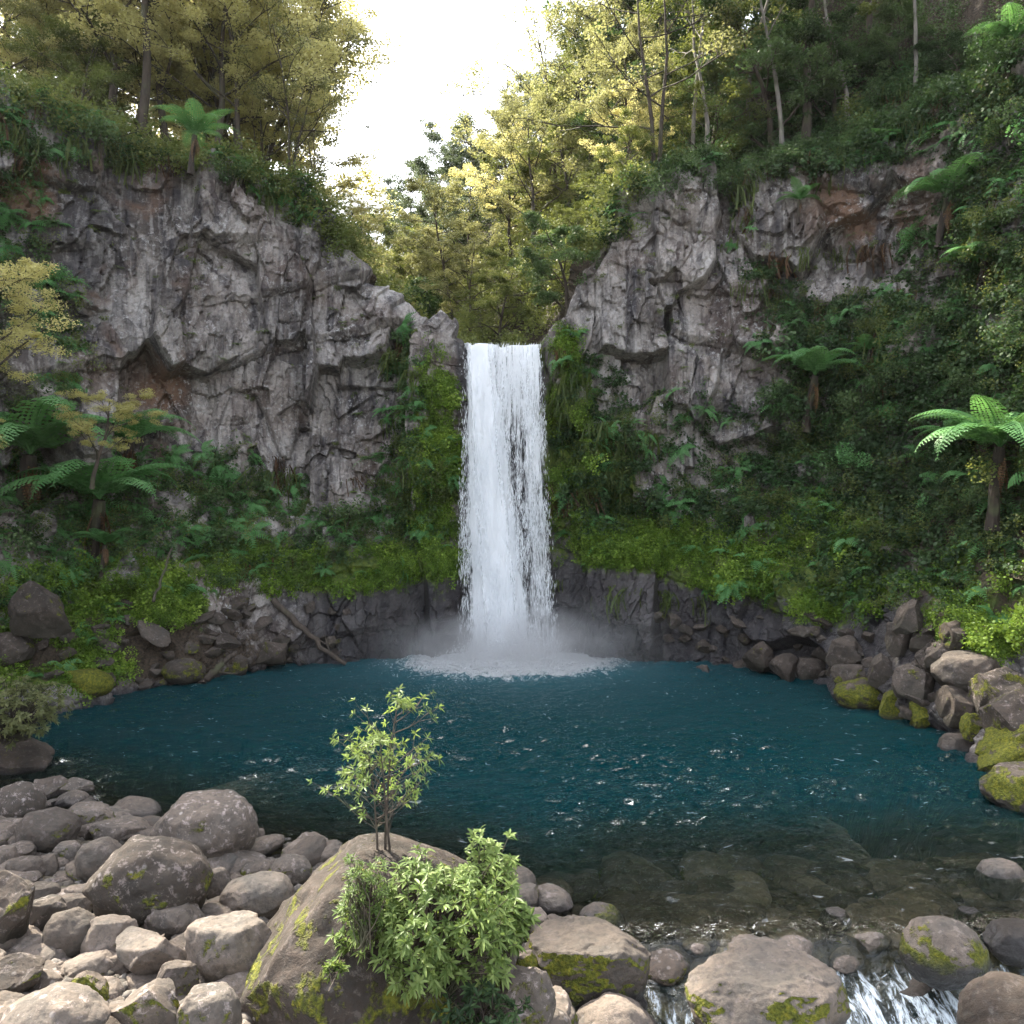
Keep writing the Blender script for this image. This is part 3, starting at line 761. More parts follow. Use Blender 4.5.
def boulder(x0, y0, x1, y1, kind, label, tone=0.6, lichen=0.5, moss=0.1, name='boulder', group=None, tilt=0, ground=None, me=None, depth=None, rz=None, sink=0.12):
    """x0,y0,x1,y1: extent seen in the photograph; the stone is set on the ground there at its real size."""
    ex = (x1 - x0) * 0.06; x0 -= ex; x1 += ex; y1 += (y1 - y0) * 0.10
    cx = (x0 + x1) / 2
    Y = 12.0
    hh, _n = hit(cx, y1 - 0.25 * (y1 - y0)) if ground is not None else (None, None)
    if hh is not None and hh.z > 0.1: ground = hh.z - 0.1
    for _ in range(12):
        x = (cx - 512) / FPX * Y
        zg = max(float(bedz(x, Y)), -0.15) if ground is None else ground
        Y = (CAMZ - zg) * FPX / (y1 - 512)
        Y = min(max(Y, 4), 40)
    w = (x1 - x0) / FPX * Y
    dp = w * (depth or 0.8)
    Yc = Y + dp * 0.42
    hz = CAMZ - (y0 - 512) / FPX * (Yc)             # height of the top edge
    w = (x1 - x0) / FPX * Yc
    h = max(hz - zg, 0.12) + sink
    o = link(name, me or TMPL[kind][rb.integers(len(TMPL[kind]))], None, ((cx - 512) / FPX * Yc, Yc, zg - sink + h / 2), (0, tilt, 0), (w / 2, dp / 2, h / 2))
    if rz is None: rz = rb.choice([0, math.pi])
    o.rotation_euler = (rb.uniform(-.1, .1), tilt + rb.uniform(-.05, .05), rz)
    if label.startswith('pale flat slab'):
        o.scale = (.62, .4, .12); o.rotation_euler = (.5, .65, 0)
    tag(o, label, 'boulder' if w > 0.5 else 'stone', group)
    props(o, tone, lichen, moss)
    return o


B = [
    (-6, 782, 40, 826, 'round', 'brown speckled boulder at the water edge, leftmost on the near bank', .25, .8, .15),
    (21, 809, 75, 852, 'round', 'smooth tan boulder with a dark mossy foot, near the left water edge', .45, .3, .2),
    (36, 777, 70, 805, 'ang', 'low olive rock in the water touching the moss-patched rock', .3, .4, .45),
    (60, 777, 96, 803, 'ang', 'grey rock in the water with one bright yellow moss patch', .6, .6, .35),
    (73, 806, 111, 833, 'slab', 'pointed pale stone with green moss on its left side', .75, .4, .35),
    (96, 820, 146, 844, 'slab', 'low flat grey stone just left of the large pinkish angular boulder', .6, .6, .15),
    (157, 798, 251, 868, 'slab', 'large pinkish grey angular boulder standing at the water edge', .55, .9, .12),
    (78, 837, 123, 883, 'round', 'smooth egg-shaped grey boulder left of the large mossy one', .5, .2, .05),
    (97, 837, 205, 929, 'round', 'largest round brown boulder on the left bank, yellow moss on its left flank', .22, .75, .28),
    (47, 910, 94, 958, 'round', 'smooth dark grey round stone below the large round mossy boulder', .5, .1, .05),
    (86, 919, 135, 962, 'slab', 'wedge-shaped grey stone beside the smooth round grey stone', .6, .2, .08),
    (-24, 873, 33, 951, 'ang', 'big dark brown boulder cut off by the left photo edge', .15, .7, .2),
    (30, 898, 64, 932, 'slab', 'mottled brown stone leaning against the dark left edge boulder', .35, .6, .1),
    (115, 934, 182, 982, 'ang', 'angular grey slab with a sharp top ridge in the middle of the bank', .72, .2, .08),
    (146, 902, 201, 940, 'slab', 'tilted pale slab at the foot of the largest round boulder', .75, .5, .1),
    (197, 905, 229, 923, 'slab', 'small pale flat stone right of the tilted pale slab', .8, .3, .05),
    (190, 919, 269, 984, 'slab', 'broad flat-topped light grey boulder left of the shrub boulder', .78, .3, .1),
    (225, 874, 290, 920, 'round', 'smooth pale beige boulder behind the flat-topped grey one', .85, .15, .03),
    (203, 869, 229, 902, 'slab', 'upright pale stone wedged right of the largest round boulder', .7, .4, .1),
    (5, 994, 99, 1062, 'round', 'pitted light grey boulder cut off by the bottom photo edge at left', .7, .6, .05),
    (117, 978, 180, 1045, 'ang', 'knobbly pinkish boulder with green moss on its lower side', .45, .8, .35),
    (158, 964, 196, 1000, 'slab', 'dark grey stone wedged under the sharp-ridged slab', .5, .4, .2),
    (-6, 956, 43, 996, 'ang', 'dark mossy brown rock above the grass tuft at lower left', .2, .5, .4),
    (175, 991, 237, 1050, 'slab', 'grey stone with a white streak at the bottom left of the shrub boulder', .55, .6, .15),
    (52, 843, 80, 866, 'slab', 'small grey stone behind the egg-shaped boulder', .6, .4, .1),
    (22, 885, 57, 905, 'slab', 'small flat brownish stone beside the dark left edge boulder', .5, .5, .1),
    (66, 886, 98, 905, 'slab', 'small flat pink-grey stone left of the largest round boulder', .65, .5, .1),
    (-6, 846, 17, 870, 'slab', 'pale grey stone at the left photo edge under the tan boulder', .65, .5, .1),
    (-6, 820, 25, 840, 'slab', 'flat stone between the brown speckled and tan boulders', .6, .4, .1),
    (271, 855, 310, 886, 'round', 'rounded tan stone with a mossy left side at the water edge', .6, .5, .3),
    (243, 861, 274, 881, 'round', 'olive rounded stone half in the water behind the pale beige boulder', .4, .4, .35),
    (70, 970, 113, 1006, 'ang', 'stone almost covered in yellow-green moss at lower left', .3, .3, .6),
    (8, 858, 44, 880, 'slab', 'mottled low stone at far left behind the big dark brown boulder', .55, .6, .1),
    (494, 972, 553, 1045, 'slab', 'pale stone with a yellow moss edge right of the shrub boulder', .55, .7, .3),
    (492, 934, 517, 975, 'slab', 'small pale pointed stone tucked against the shrub boulder right side', .7, .4, .25),
    (514, 950, 540, 978, 'round', 'small mossy stone between shrub boulder and flat-topped boulder', .4, .4, .4),
    (526, 928, 645, 1006, 'flat', 'broad flat-topped beige boulder with dark mossy front at the outlet', .68, .2, .2),
    (578, 904, 622, 932, 'round', 'round mossy stone sitting in the shallows behind the flat-topped boulder', .45, .3, .55),
    (577, 1001, 655, 1055, 'round', 'smooth grey boulder cut off by the bottom edge, centre of photo', .6, .3, .1),
    (610, 988, 645, 1008, 'round', 'small dark stone beneath the flat-topped boulder', .3, .3, .3),
    (692, 961, 836, 1050, 'flat', 'large flat-topped boulder with green sides between the two cascades', .66, .2, .25),
    (906, 919, 982, 979, 'round', 'round boulder with green moss flanks and bare beige top in the cascade', .55, .3, .45),
    (980, 862, 1021, 888, 'slab', 'small light grey stone standing out of the shallows at right', .75, .1, .0),
    (966, 978, 1066, 1062, 'round', 'dark wet boulder in the bottom right corner', .0, .2, .05),
    (990, 924, 1042, 953, 'slab', 'black wet rock between the right-hand rapids', .05, .1, .0),
    (957, 908, 983, 924, 'slab', 'small dark wet rock above the round mossy boulder', .15, .2, .0),
    (821, 910, 849, 927, 'slab', 'small bluish wet stone at the brink of the middle cascade', .55, .1, .0),
]
RIGHT = [   # on the right shore: ground height given
    (984, 765, 1064, 810, 'slab', 'grey boulder with a yellow moss cap on its left, nearest on the right shore', .6, .7, .42, 0.0),
    (972, 723, 1064, 760, 'ang', 'low boulder covered in yellow-green moss at the right water edge', .3, .4, .62, 0.0),
    (940, 735, 975, 753, 'slab', 'wet bluish stone at the water line of the right shore', .5, .2, .05, -0.05),
    (934, 652, 998, 686, 'slab', 'long light grey tilted slab lying on the right shore rocks', .66, .3, .05, 0.9),
    (944, 684, 985, 720, 'ang', 'dark brown angular block under the long grey slab', .2, .2, .1, 0.25),
    (980, 668, 1034, 722, 'ang', 'rough reddish brown block at the right edge above the mossy boulder', .35, .8, .3, 0.4),
    (906, 697, 934, 726, 'ang', 'small block with a bright yellow moss face at the right shore', .35, .3, .6, 0.0),
    (896, 663, 936, 692, 'ang', 'squared grey-brown block left of the long grey slab', .5, .4, .1, 0.4),
    (924, 638, 961, 663, 'ang', 'dark grey block behind the long grey slab', .35, .4, .08, 1.5),
    (887, 621, 911, 648, 'ang', 'brown upright block below the leaning dark slab', .25, .3, .08, 1.6),
    (896, 598, 924, 628, 'ang', 'dark slab leaning to the right at the top of the right scree', .25, .3, .05, 2.2),
    (828, 636, 867, 664, 'ang', 'dark wedge-shaped block with a light top on the back right shore', .3, .3, .05, 0.9),
    (814, 640, 836, 659, 'ang', 'small tilted block left of the wedge-shaped block', .35, .3, .05, 0.9),
    (838, 678, 888, 706, 'round', 'low dark rock with green moss at the right water line', .2, .2, .5, 0.0),
    (878, 689, 909, 713, 'ang', 'mossy dark block next to the yellow-faced block', .25, .3, .55, 0.0),
    (861, 694, 882, 709, 'ang', 'small pale grey pointed stone at the right water line', .65, .2, .05, 0.0),
    (832, 664, 870, 684, 'slab', 'flat grey-green slab near the back right water line', .4, .3, .2, 0.3),
    (797, 657, 825, 676, 'slab', 'flat pale-topped stone on the back right shore', .45, .3, .15, 0.3),
    (911, 624, 936, 645, 'ang', 'dark block between the leaning slab and the moss mound', .2, .3, .1, 1.9),
    (964, 713, 986, 733, 'ang', 'small mossy stone under the reddish brown block', .3, .2, .5, 0.1),
    (746, 640, 778, 668, 'ang', 'dark wet block at the back right shore nearest the fall', .12, .2, .0, 0.1),
    (774, 652, 800, 680, 'ang', 'wet dark stone left of the flat pale-topped stone', .15, .2, .05, 0.0),
    (866, 655, 897, 680, 'ang', 'grey-brown block in the middle of the right scree', .4, .4, .15, 0.7),
    (945, 620, 975, 640, 'ang', 'dark block high on the right scree under the moss mound', .2, .3, .3, 2.1),
    (996, 690, 1060, 745, 'ang', 'dark block at the right photo edge above the yellow moss cap boulder', .25, .6, .3, 0.3),
]
LEFT = [
    (139, 615, 169, 642, 'slab', 'pale flat slab lying tilted on the left scree', .6, .3, .0, 1.4),
    (211, 634, 239, 650, 'ang', 'brown flat block on the left scree near the log', .3, .3, .05, 0.8),
    (86, 629, 108, 643, 'slab', 'flat brown stone left of the pale tilted slab', .35, .3, .05, 1.7),
    (16, 580, 68, 628, 'ang', 'large dark brown overhanging block on the left bank', .15, .3, .15, 2.6),
    (164, 658, 202, 678, 'round', 'mossy brown rock at the left back water line', .2, .3, .35, 0.1),
    (102, 640, 122, 652, 'slab', 'small grey stone below the flat brown stone on the left scree', .4, .3, .05, 1.2),
    (226, 655, 250, 672, 'ang', 'small mossy stone at the foot of the short log', .3, .3, .3, 0.2),
    (255, 640, 285, 660, 'ang', 'dark stone on the shore between the two logs', .15, .3, .1, 0.5),
    (60, 668, 110, 692, 'round', 'yellow moss covered rock at the left shore', .25, .3, .75, 0.2),
    (-10, 632, 30, 660, 'slab', 'brown rock at the left edge under the overhanging block', .3, .4, .2, 2.2),
    (-20, 738, 50, 772, 'ang', 'black rock in the water under the olive bush at the left edge', .05, .2, .2, 0.0),
]
heroflat = [stone_mesh('stone_flat_top', 94 + i, 6, 0.7, 0.42, 0.07) for i in range(2)]
nf = 0
for b in B:
    x0, y0, x1, y1, kind, label, tone, lich, moss = b
    me = None
    if kind == 'flat': me = heroflat[nf]; nf += 1
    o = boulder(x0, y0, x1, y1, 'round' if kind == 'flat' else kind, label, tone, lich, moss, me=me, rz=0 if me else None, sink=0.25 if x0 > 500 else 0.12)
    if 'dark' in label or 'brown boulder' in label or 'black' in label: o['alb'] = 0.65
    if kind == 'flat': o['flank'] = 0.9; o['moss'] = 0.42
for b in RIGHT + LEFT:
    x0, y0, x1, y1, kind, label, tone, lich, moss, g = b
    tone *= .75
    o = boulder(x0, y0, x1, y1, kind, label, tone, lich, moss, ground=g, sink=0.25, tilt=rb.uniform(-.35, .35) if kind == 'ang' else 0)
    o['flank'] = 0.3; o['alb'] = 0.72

# the big boulder that carries the shrubs
hb = stone_mesh('shrub_boulder', 7, 6, 0.35, 0.0, 0.035, planes=[((-0.85, -0.1, 0.60), 0.86), ((0.70, -0.2, 0.60), 0.80)])
o = link('boulder', hb, None, (-1.42, 8.55, 0.34), (0, 0, 0), (1.48, 1.4, 1.60))
tag(o, 'huge brown pyramid-shaped boulder with green shrubs growing on it, bottom centre', 'boulder'); props(o, .0, .3, .30, .3, 0)
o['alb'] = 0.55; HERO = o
print('boulders', time.time() - T0)

# cobbles between the boulders of the left bank
def inboxes(x, y, m=0.0):
    return any(a[0] + m < x < a[2] - m and a[1] + m < y < a[3] - m for a in B)
n = 0; tries = 0; TR = {'round': TMPL['round'], 'slab': TMPL['slab']}
while n < 295 and tries < 9000:
    tries += 1
    px = rb.uniform(-30, 560); py = rb.uniform(800, 1040)
    if rb.random() < .8 and inboxes(px, py, 6): continue
    if px > 255 and px < 490 and py > 885: continue
    Y = (CAMZ - 0.2) * FPX / (py - 512); x = (px - 512) / FPX * Y
    yn = float(np.interp(x, SHX, SHY))
    if Y > yn + 0.3: continue
    zg = max(float(bedz(x, Y)), -0.1); Y = (CAMZ - zg) * FPX / (py - 512); x = (px - 512) / FPX * Y
    s = 0.07 + 0.22 * rb.random() ** 1.5 * (1.2 if py < 900 else 1)
    kk = 'round' if rb.random() < .45 else 'slab'
    o = link('cobble', TMPL[kk][rb.integers(5)], None, (x, Y, zg + s * 0.2), (rb.uniform(-.3, .3), rb.uniform(-.3, .3), rb.uniform(0, 6.28)),
             (s * rb.uniform(.9, 1.5), s * rb.uniform(.8, 1.2), s * rb.uniform(.5, .8)))
    tag(o, 'small loose grey or tan cobble filling gaps between the left bank boulders', 'cobble', 'small cobbles between the left bank boulders')
    props(o, rb.uniform(.3, .9), rb.uniform(0, .7), rb.uniform(-.1, .3)); n += 1
gp = []; rg = np.random.default_rng(4)
GV, GF = ico(1)[0], ico(1)[1]
K = 15000
gx = rg.uniform(-11, 2.2, K); gy = rg.uniform(6.2, 15.6, K); gs = 0.02 + 0.085 * rg.random(K) ** 2.2
gz = bedz(gx, gy) + gs * 0.2
kp = gz > -0.5; gx, gy, gz, gs = gx[kp], gy[kp], gz[kp], gs[kp]; K = len(gx)
sc3 = gs[:, None] * rg.uniform(.6, 1.4, (K, 3)) * np.array([1, 1, .65])
ga = rg.uniform(0, 6.28, K); gv = GV[None] * (1 + rg.uniform(-.18, .18, (K, len(GV), 1))) * sc3[:, None, :]
gv = np.stack([gv[..., 0] * np.cos(ga)[:, None] - gv[..., 1] * np.sin(ga)[:, None], gv[..., 0] * np.sin(ga)[:, None] + gv[..., 1] * np.cos(ga)[:, None], gv[..., 2]], 2) + np.stack([gx, gy, gz], 1)[:, None, :]
gk = NT('gravel'); grn = gk.attr('rnd')
gcol = gk.mix(gk.ramp(gk.noise(gk.n('NewGeometry').outputs['Position'], 20, 4), [(.35, .7), (.6, 0)]), gk.ramp(grn, [(0, (.05, .042, .033)), (.5, (.12, .10, .085)), (1, (.22, .2, .18))]), (.04, .035, .03))
go = link('gravel', mesh('gravel', gv.reshape(-1, 3), (GF[None] + (np.arange(K) * len(GV))[:, None, None]).reshape(-1, 3), gk.done(gk.n('BsdfPrincipled', {'Base Color': gcol, 'Roughness': .85}).outputs[0]), rnd=np.repeat(rg.random(K), len(GF)), smooth_shade=True))
tag(go, 'fine gravel and pebbles between the boulders on the near bank', 'gravel', kind='stuff')
# stones under the shallow outlet water
for i in range(170):
    x = rb.uniform(0.4, 9.8); y = rb.uniform(10.0, 14.0)
    s = rb.uniform(0.12, 0.5)
    zg = float(bedz(x, y)); s = min(s, max(0.12, -zg * 0.95))
    o = link('submerged_stone', TMPL['slab' if rb.random() < .6 else 'round'][rb.integers(5)], None, (x, y, zg + s * 0.05), (rb.uniform(-.15, .15), rb.uniform(-.15, .15), rb.uniform(0, 6.28)),
             (s * rb.uniform(1, 1.7), s * rb.uniform(.8, 1.2), min(s * 0.6, max((-zg) * 0.7, 0.05))))
    tag(o, 'blurred brown or olive stone lying under the clear shallows by the outlet', 'stone', 'stones under the shallow outlet water')
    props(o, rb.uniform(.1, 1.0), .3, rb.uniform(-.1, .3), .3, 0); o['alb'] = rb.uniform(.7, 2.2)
# loose rubble on both back shores
for side, n, lab in (('l', 90, 'small dark broken rock in the scree on the left back shore'), ('r', 95, 'small dark broken rock in the scree on the right back shore')):
    for i in range(n):
        px, py = (rb.uniform(20, 350), rb.uniform(600, 690)) if side == 'l' else (rb.uniform(650, 1015), rb.uniform(615, 735))
        h, nn = hit(px, py)
        if h is None or h.z < -0.2 or h.z > 3.2: continue
        s = rb.uniform(0.10, 0.36)
        o = link('broken_rock', TMPL['ang'][rb.integers(9)], None, (h.x, h.y, h.z), (rb.uniform(-.6, .6), rb.uniform(-.6, .6), rb.uniform(0, 6.28)), (s * rb.uniform(.9, 1.6), s, s * rb.uniform(.5, .9)))
        tag(o, lab, 'rock', 'broken rocks on the %s back shore' % ('left' if side == 'l' else 'right'))
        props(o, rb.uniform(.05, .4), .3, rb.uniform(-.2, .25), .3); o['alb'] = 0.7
print('stones', time.time() - T0)


# ------------------------------------------------------------------ plants
def tube(pts, radii, sides=6):
    pts = np.asarray(pts, float); n = len(pts)
    d = np.gradient(pts, axis=0); d /= np.linalg.norm(d, axis=1)[:, None] + 1e-9
    ref = np.array([0.31, 0.9, 0.1]); a = np.cross(d, ref); a /= np.linalg.norm(a, axis=1)[:, None] + 1e-9
    b = np.cross(d, a)
    th = np.linspace(0, 2 * math.pi, sides, endpoint=False)
    V = pts[:, None, :] + np.asarray(radii)[:, None, None] * (np.cos(th)[None, :, None] * a[:, None, :] + np.sin(th)[None, :, None] * b[:, None, :])
    idx = np.arange(n * sides).reshape(n, sides)
    F = np.stack([idx[:-1], np.roll(idx[:-1], -1, 1), np.roll(idx[1:], -1, 1), idx[1:]], 2).reshape(-1, 4)
    return V.reshape(-1, 3), F


def join(parts):
    Vs = []; Fs = []; o = 0
    for V, F in parts:
        Vs.append(V); Fs.append(F + o); o += len(V)
    return np.concatenate(Vs), np.concatenate(Fs)


def leaves(cent, nrm_bias, size, rng, aspect=0.45, droop=0.2):
    """one folded diamond per centre"""
    n = len(cent)
    d = rng.normal(0, 1, (n, 3)); d[:, 2] = d[:, 2] * 0.6 - droop; d /= np.linalg.norm(d, axis=1)[:, None]
    up = rng.normal(0, 1, (n, 3)) * 0.8 + np.array(nrm_bias); s = np.cross(d, up); s /= np.linalg.norm(s, axis=1)[:, None] + 1e-9
    L = (size * rng.uniform(0.6, 1.3, n))[:, None]
    w = s * L * aspect
    mid = cent + d * L * 0.45
    V = np.stack([cent, mid + w, cent + d * L, mid - w], 1).reshape(-1, 3)
    return V, np.arange(n * 4).reshape(n, 4)


def bend_path(p0, d0, length, n, rng, wob=0.12, up=0.05):
    p = np.array(p0, float); d = np.array(d0, float); d /= np.linalg.norm(d)
    out = [p.copy()]
    for i in range(n):
        d = d + rng.normal(0, wob, 3) + np.array([0, 0, up]); d /= np.linalg.norm(d)
        p = p + d * length / n; out.append(p.copy())
    return np.array(out), d


def make_tree(seed, H=11, crown_base=0.35, spread=3.2, nl=9, leaf=0.10, per=85, cl_r=0.5, flat=0.45, trunk_r=0.17, layered=True, fork=1):
    rng = np.random.default_rng(seed)
    wood = []; ends = []
    for fk in range(fork):
        d0 = np.array([rng.normal(0, .12 + .2 * (fork > 1)), rng.normal(0, .12 + .2 * (fork > 1)), 1])
        tp, _ = bend_path((0, 0, -0.6), d0, H * rng.uniform(.88, 1.0), 12, rng, 0.06, 0.04)
        tr = trunk_r * (1 - np.linspace(0, 1, 13) * 0.85) / (1 + 0.25 * (fork - 1))
        wood.append(tube(tp, tr, 8))
        for i in range(nl):
            f = crown_base + (0.98 - crown_base) * (i + rng.random()) / nl
            k = f * 12; a = int(min(k, 11)); p = tp[a] + (tp[a + 1] - tp[a]) * (k - a)
            az = i * 2.4 + rng.uniform(-.5, .5) + fk * 1.3
            prof = math.sin(min(1, (1.02 - f) / (1 - crown_base) * 0.9 + 0.18) * math.pi * 0.55)
            ln = spread * (0.45 + 0.75 * prof) * rng.uniform(.75, 1.15)
            lp, ld = bend_path(p, (math.cos(az), math.sin(az), rng.uniform(0.15, 0.75)), ln, 6, rng, 0.14, 0.05)
            wood.append(tube(lp, np.linspace(tr[a] * 0.5, 0.015, 7), 5))
            ends.append(lp[-1])
            for j in range(5):
                q = rng.uniform(0.3, 1.0) * 6; b = int(min(q, 5)); pp = lp[b] + (lp[b + 1] - lp[b]) * (q - b)
                az2 = az + rng.uniform(-1.3, 1.3)
                sp, _ = bend_path(pp, (math.cos(az2), math.sin(az2), rng.uniform(-0.05, 0.6)), ln * rng.uniform(.25, .5), 3, rng, 0.2, 0.03)
                wood.append(tube(sp, np.linspace(0.022, 0.006, 4), 3)); ends += [sp[-1], sp[2]]
        ends.append(tp[-1])
    W = join(wood)
    ends = np.array(ends)
    n = len(ends)
    cnt = rng.poisson(per, n)
    ci = np.repeat(np.arange(n), cnt)
    rr = cl_r * rng.uniform(.6, 1.25, n)[ci]
    g = rng.normal(0, 1, (len(ci), 3)); g /= np.linalg.norm(g, axis=1)[:, None]
    g *= (rng.random(len(ci)) ** 0.45 * rr)[:, None]; g[:, 2] *= flat
    cen = ends[ci] + g
    LV = leaves(cen, (0, 0, 1.3), leaf, rng)
    tint = np.clip(rng.random(n)[ci] * 0.6 + rng.random(len(ci)) * 0.4, 0, 1)
    return W, LV, tint


TREES = {}
def tree_proto(kind, idx, leafmat, barkmat, **kw):
    W, L, tint = make_tree(**kw)
    TREES[kind] = TREES.get(kind, []) + [(mesh('trunk', W[0], W[1], M[barkmat], smooth_shade=True), mesh('crown', L[0], L[1], M[leafmat], rnd=tint))]


for i in range(3): tree_proto('gold', i, 'leaf_sun_gold', 'bark', seed=500 + i, H=10, spread=3.2, nl=14, per=125, leaf=0.085, cl_r=0.5, fork=1 + i % 2)
for i in range(4): tree_proto('olive', i, 'leaf_olive', 'bark', seed=520 + i, H=11, spread=3.0, nl=15, per=150, leaf=0.08, cl_r=0.5)
for i in range(3): tree_proto('mid', i, 'leaf_mid', 'bark', seed=540 + i, H=9, spread=3.0, nl=16, per=160, leaf=0.085, cl_r=0.55, crown_base=0.15)
for i in range(2): tree_proto('blue', i, 'leaf_blue', 'bark', seed=560 + i, H=11, spread=3.2, nl=16, per=170, leaf=0.10, cl_r=0.6, crown_base=0.2)
for i in range(2): tree_proto('tall', i, 'leaf_mid', 'bark_pale', seed=580 + i, H=14, spread=2.6, nl=9, per=80, leaf=0.11, cl_r=0.55, crown_base=0.5, trunk_r=0.14)
for i in range(2): tree_proto('thick', i, 'leaf_olive', 'bark', seed=590 + i, H=16, spread=3.4, nl=9, per=90, leaf=0.11, cl_r=0.6, crown_base=0.55, trunk_r=0.27)
for i in range(2): tree_proto('sparse', i, 'leaf_olive', 'bark', seed=600 + i, H=9.5, spread=3.3, nl=9, per=32, leaf=0.10, cl_r=0.5, crown_base=0.3, fork=2, trunk_r=0.13)
for i in range(2): tree_proto('dark', i, 'leaf_dark', 'bark', seed=620 + i, H=7, spread=2.6, nl=13, per=130, leaf=0.12, cl_r=0.6, crown_base=0.1)
for i in range(3): tree_proto('goldlow', i, 'leaf_sun_gold', 'bark', seed=640 + i, H=6.5, spread=2.5, nl=12, per=150, leaf=0.075, cl_r=0.42, crown_base=0.3, flat=0.55)
print('tree protos', time.time() - T0)
rt = np.random.default_rng(123)
NAMES = {'gold': 'broadleaf_tree', 'olive': 'broadleaf_tree', 'mid': 'broadleaf_tree', 'blue': 'broadleaf_tree', 'tall': 'tall_tree', 'thick': 'tall_tree', 'sparse': 'sparse_tree', 'dark': 'bushy_tree', 'goldlow': 'small_tree'}


def tree(kind, loc, label, group=None, s=1.0, rz=None, lean=0):
    v = TREES[kind][rt.integers(len(TREES[kind]))]
    o = thing(NAMES[kind], label, 'tree', loc, group, rt.uniform(0, 6.28) if rz is None else rz, s)
    o.rotation_euler.y = lean
    link('trunk', v[0], o); link('crown', v[1], o)
    return o


def rimtree(px, Yb, topy, kind, label, group=None, lean=0, rz=None):
    """tree whose trunk stands at photo column px, at distance Yb, reaching up to photo row topy"""
    x = (px - 512) / FPX * Yb
    g = drop(x, Yb)
    H0 = {'gold': 10, 'olive': 11, 'mid': 9, 'blue': 11, 'tall': 14, 'thick': 16, 'sparse': 9.5, 'dark': 7, 'goldlow': 6.5}[kind]
    ztop = CAMZ - (topy - 512) / FPX * Yb
    s = max((ztop - g.z) / H0, 0.35)
    return tree(kind, (x, Yb, g.z - 0.1), label, group, s, rz, lean)


GL = 'trees along the top of the left cliff'; GR = 'trees along the top of the right cliff'
# left rim
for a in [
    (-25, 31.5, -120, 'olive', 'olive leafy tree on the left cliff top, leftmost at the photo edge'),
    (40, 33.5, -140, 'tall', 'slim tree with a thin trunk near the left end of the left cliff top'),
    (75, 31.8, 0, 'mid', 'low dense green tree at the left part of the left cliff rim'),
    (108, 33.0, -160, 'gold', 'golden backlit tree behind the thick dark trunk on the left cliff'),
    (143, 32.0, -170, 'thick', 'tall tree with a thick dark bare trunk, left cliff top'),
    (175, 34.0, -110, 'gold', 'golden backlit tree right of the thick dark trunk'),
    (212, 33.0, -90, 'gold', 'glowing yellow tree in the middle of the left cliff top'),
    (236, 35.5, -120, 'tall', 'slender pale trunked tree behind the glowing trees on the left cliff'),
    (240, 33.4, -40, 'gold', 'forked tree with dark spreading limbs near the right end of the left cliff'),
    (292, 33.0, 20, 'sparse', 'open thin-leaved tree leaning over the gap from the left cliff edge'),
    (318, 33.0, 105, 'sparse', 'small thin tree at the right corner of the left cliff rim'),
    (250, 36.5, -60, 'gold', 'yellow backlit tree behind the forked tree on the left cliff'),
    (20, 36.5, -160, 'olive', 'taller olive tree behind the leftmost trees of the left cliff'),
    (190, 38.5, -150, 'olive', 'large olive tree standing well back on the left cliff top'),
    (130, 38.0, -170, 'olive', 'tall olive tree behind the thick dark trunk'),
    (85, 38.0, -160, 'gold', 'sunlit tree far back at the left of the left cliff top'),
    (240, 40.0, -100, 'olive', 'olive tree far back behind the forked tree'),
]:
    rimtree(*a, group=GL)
for i, (px, Y, ty, kd) in enumerate([(-40, 34.5, -20, 'goldlow'), (0, 35.5, 10, 'mid'), (30, 34, 30, 'goldlow'), (62, 36, -10, 'goldlow'), (95, 35, 20, 'mid'), (125, 36.5, 10, 'goldlow'), (160, 35.5, 20, 'goldlow'),
        (192, 36, 10, 'goldlow'), (226, 36.5, 20, 'goldlow'), (255, 37, 40, 'goldlow'), (268, 36, 90, 'goldlow')]):
    rimtree(px, Y, ty, kd, 'low %s understorey tree behind the left cliff rim trunks, %s from the left' % ('golden' if kd == 'goldlow' else 'green', ORD[i]), group='understorey trees on the left cliff')
for i, (px, Y, ty) in enumerate([(-30, 44, -160), (40, 45, -150), (110, 44, -120), (170, 46, -120), (215, 45, -70)]):
    rimtree(px, Y, ty, 'olive' if i % 2 else 'gold', 'tall tree in the back row of the left cliff forest, %s from the left' % ORD[i], group='back row of the left cliff forest')
rimtree(352, 37.5, 195, 'gold', 'bright golden round tree behind the right shoulder of the left cliff')
rimtree(330, 40, 170, 'gold', 'pale golden tree further back behind the left cliff shoulder')
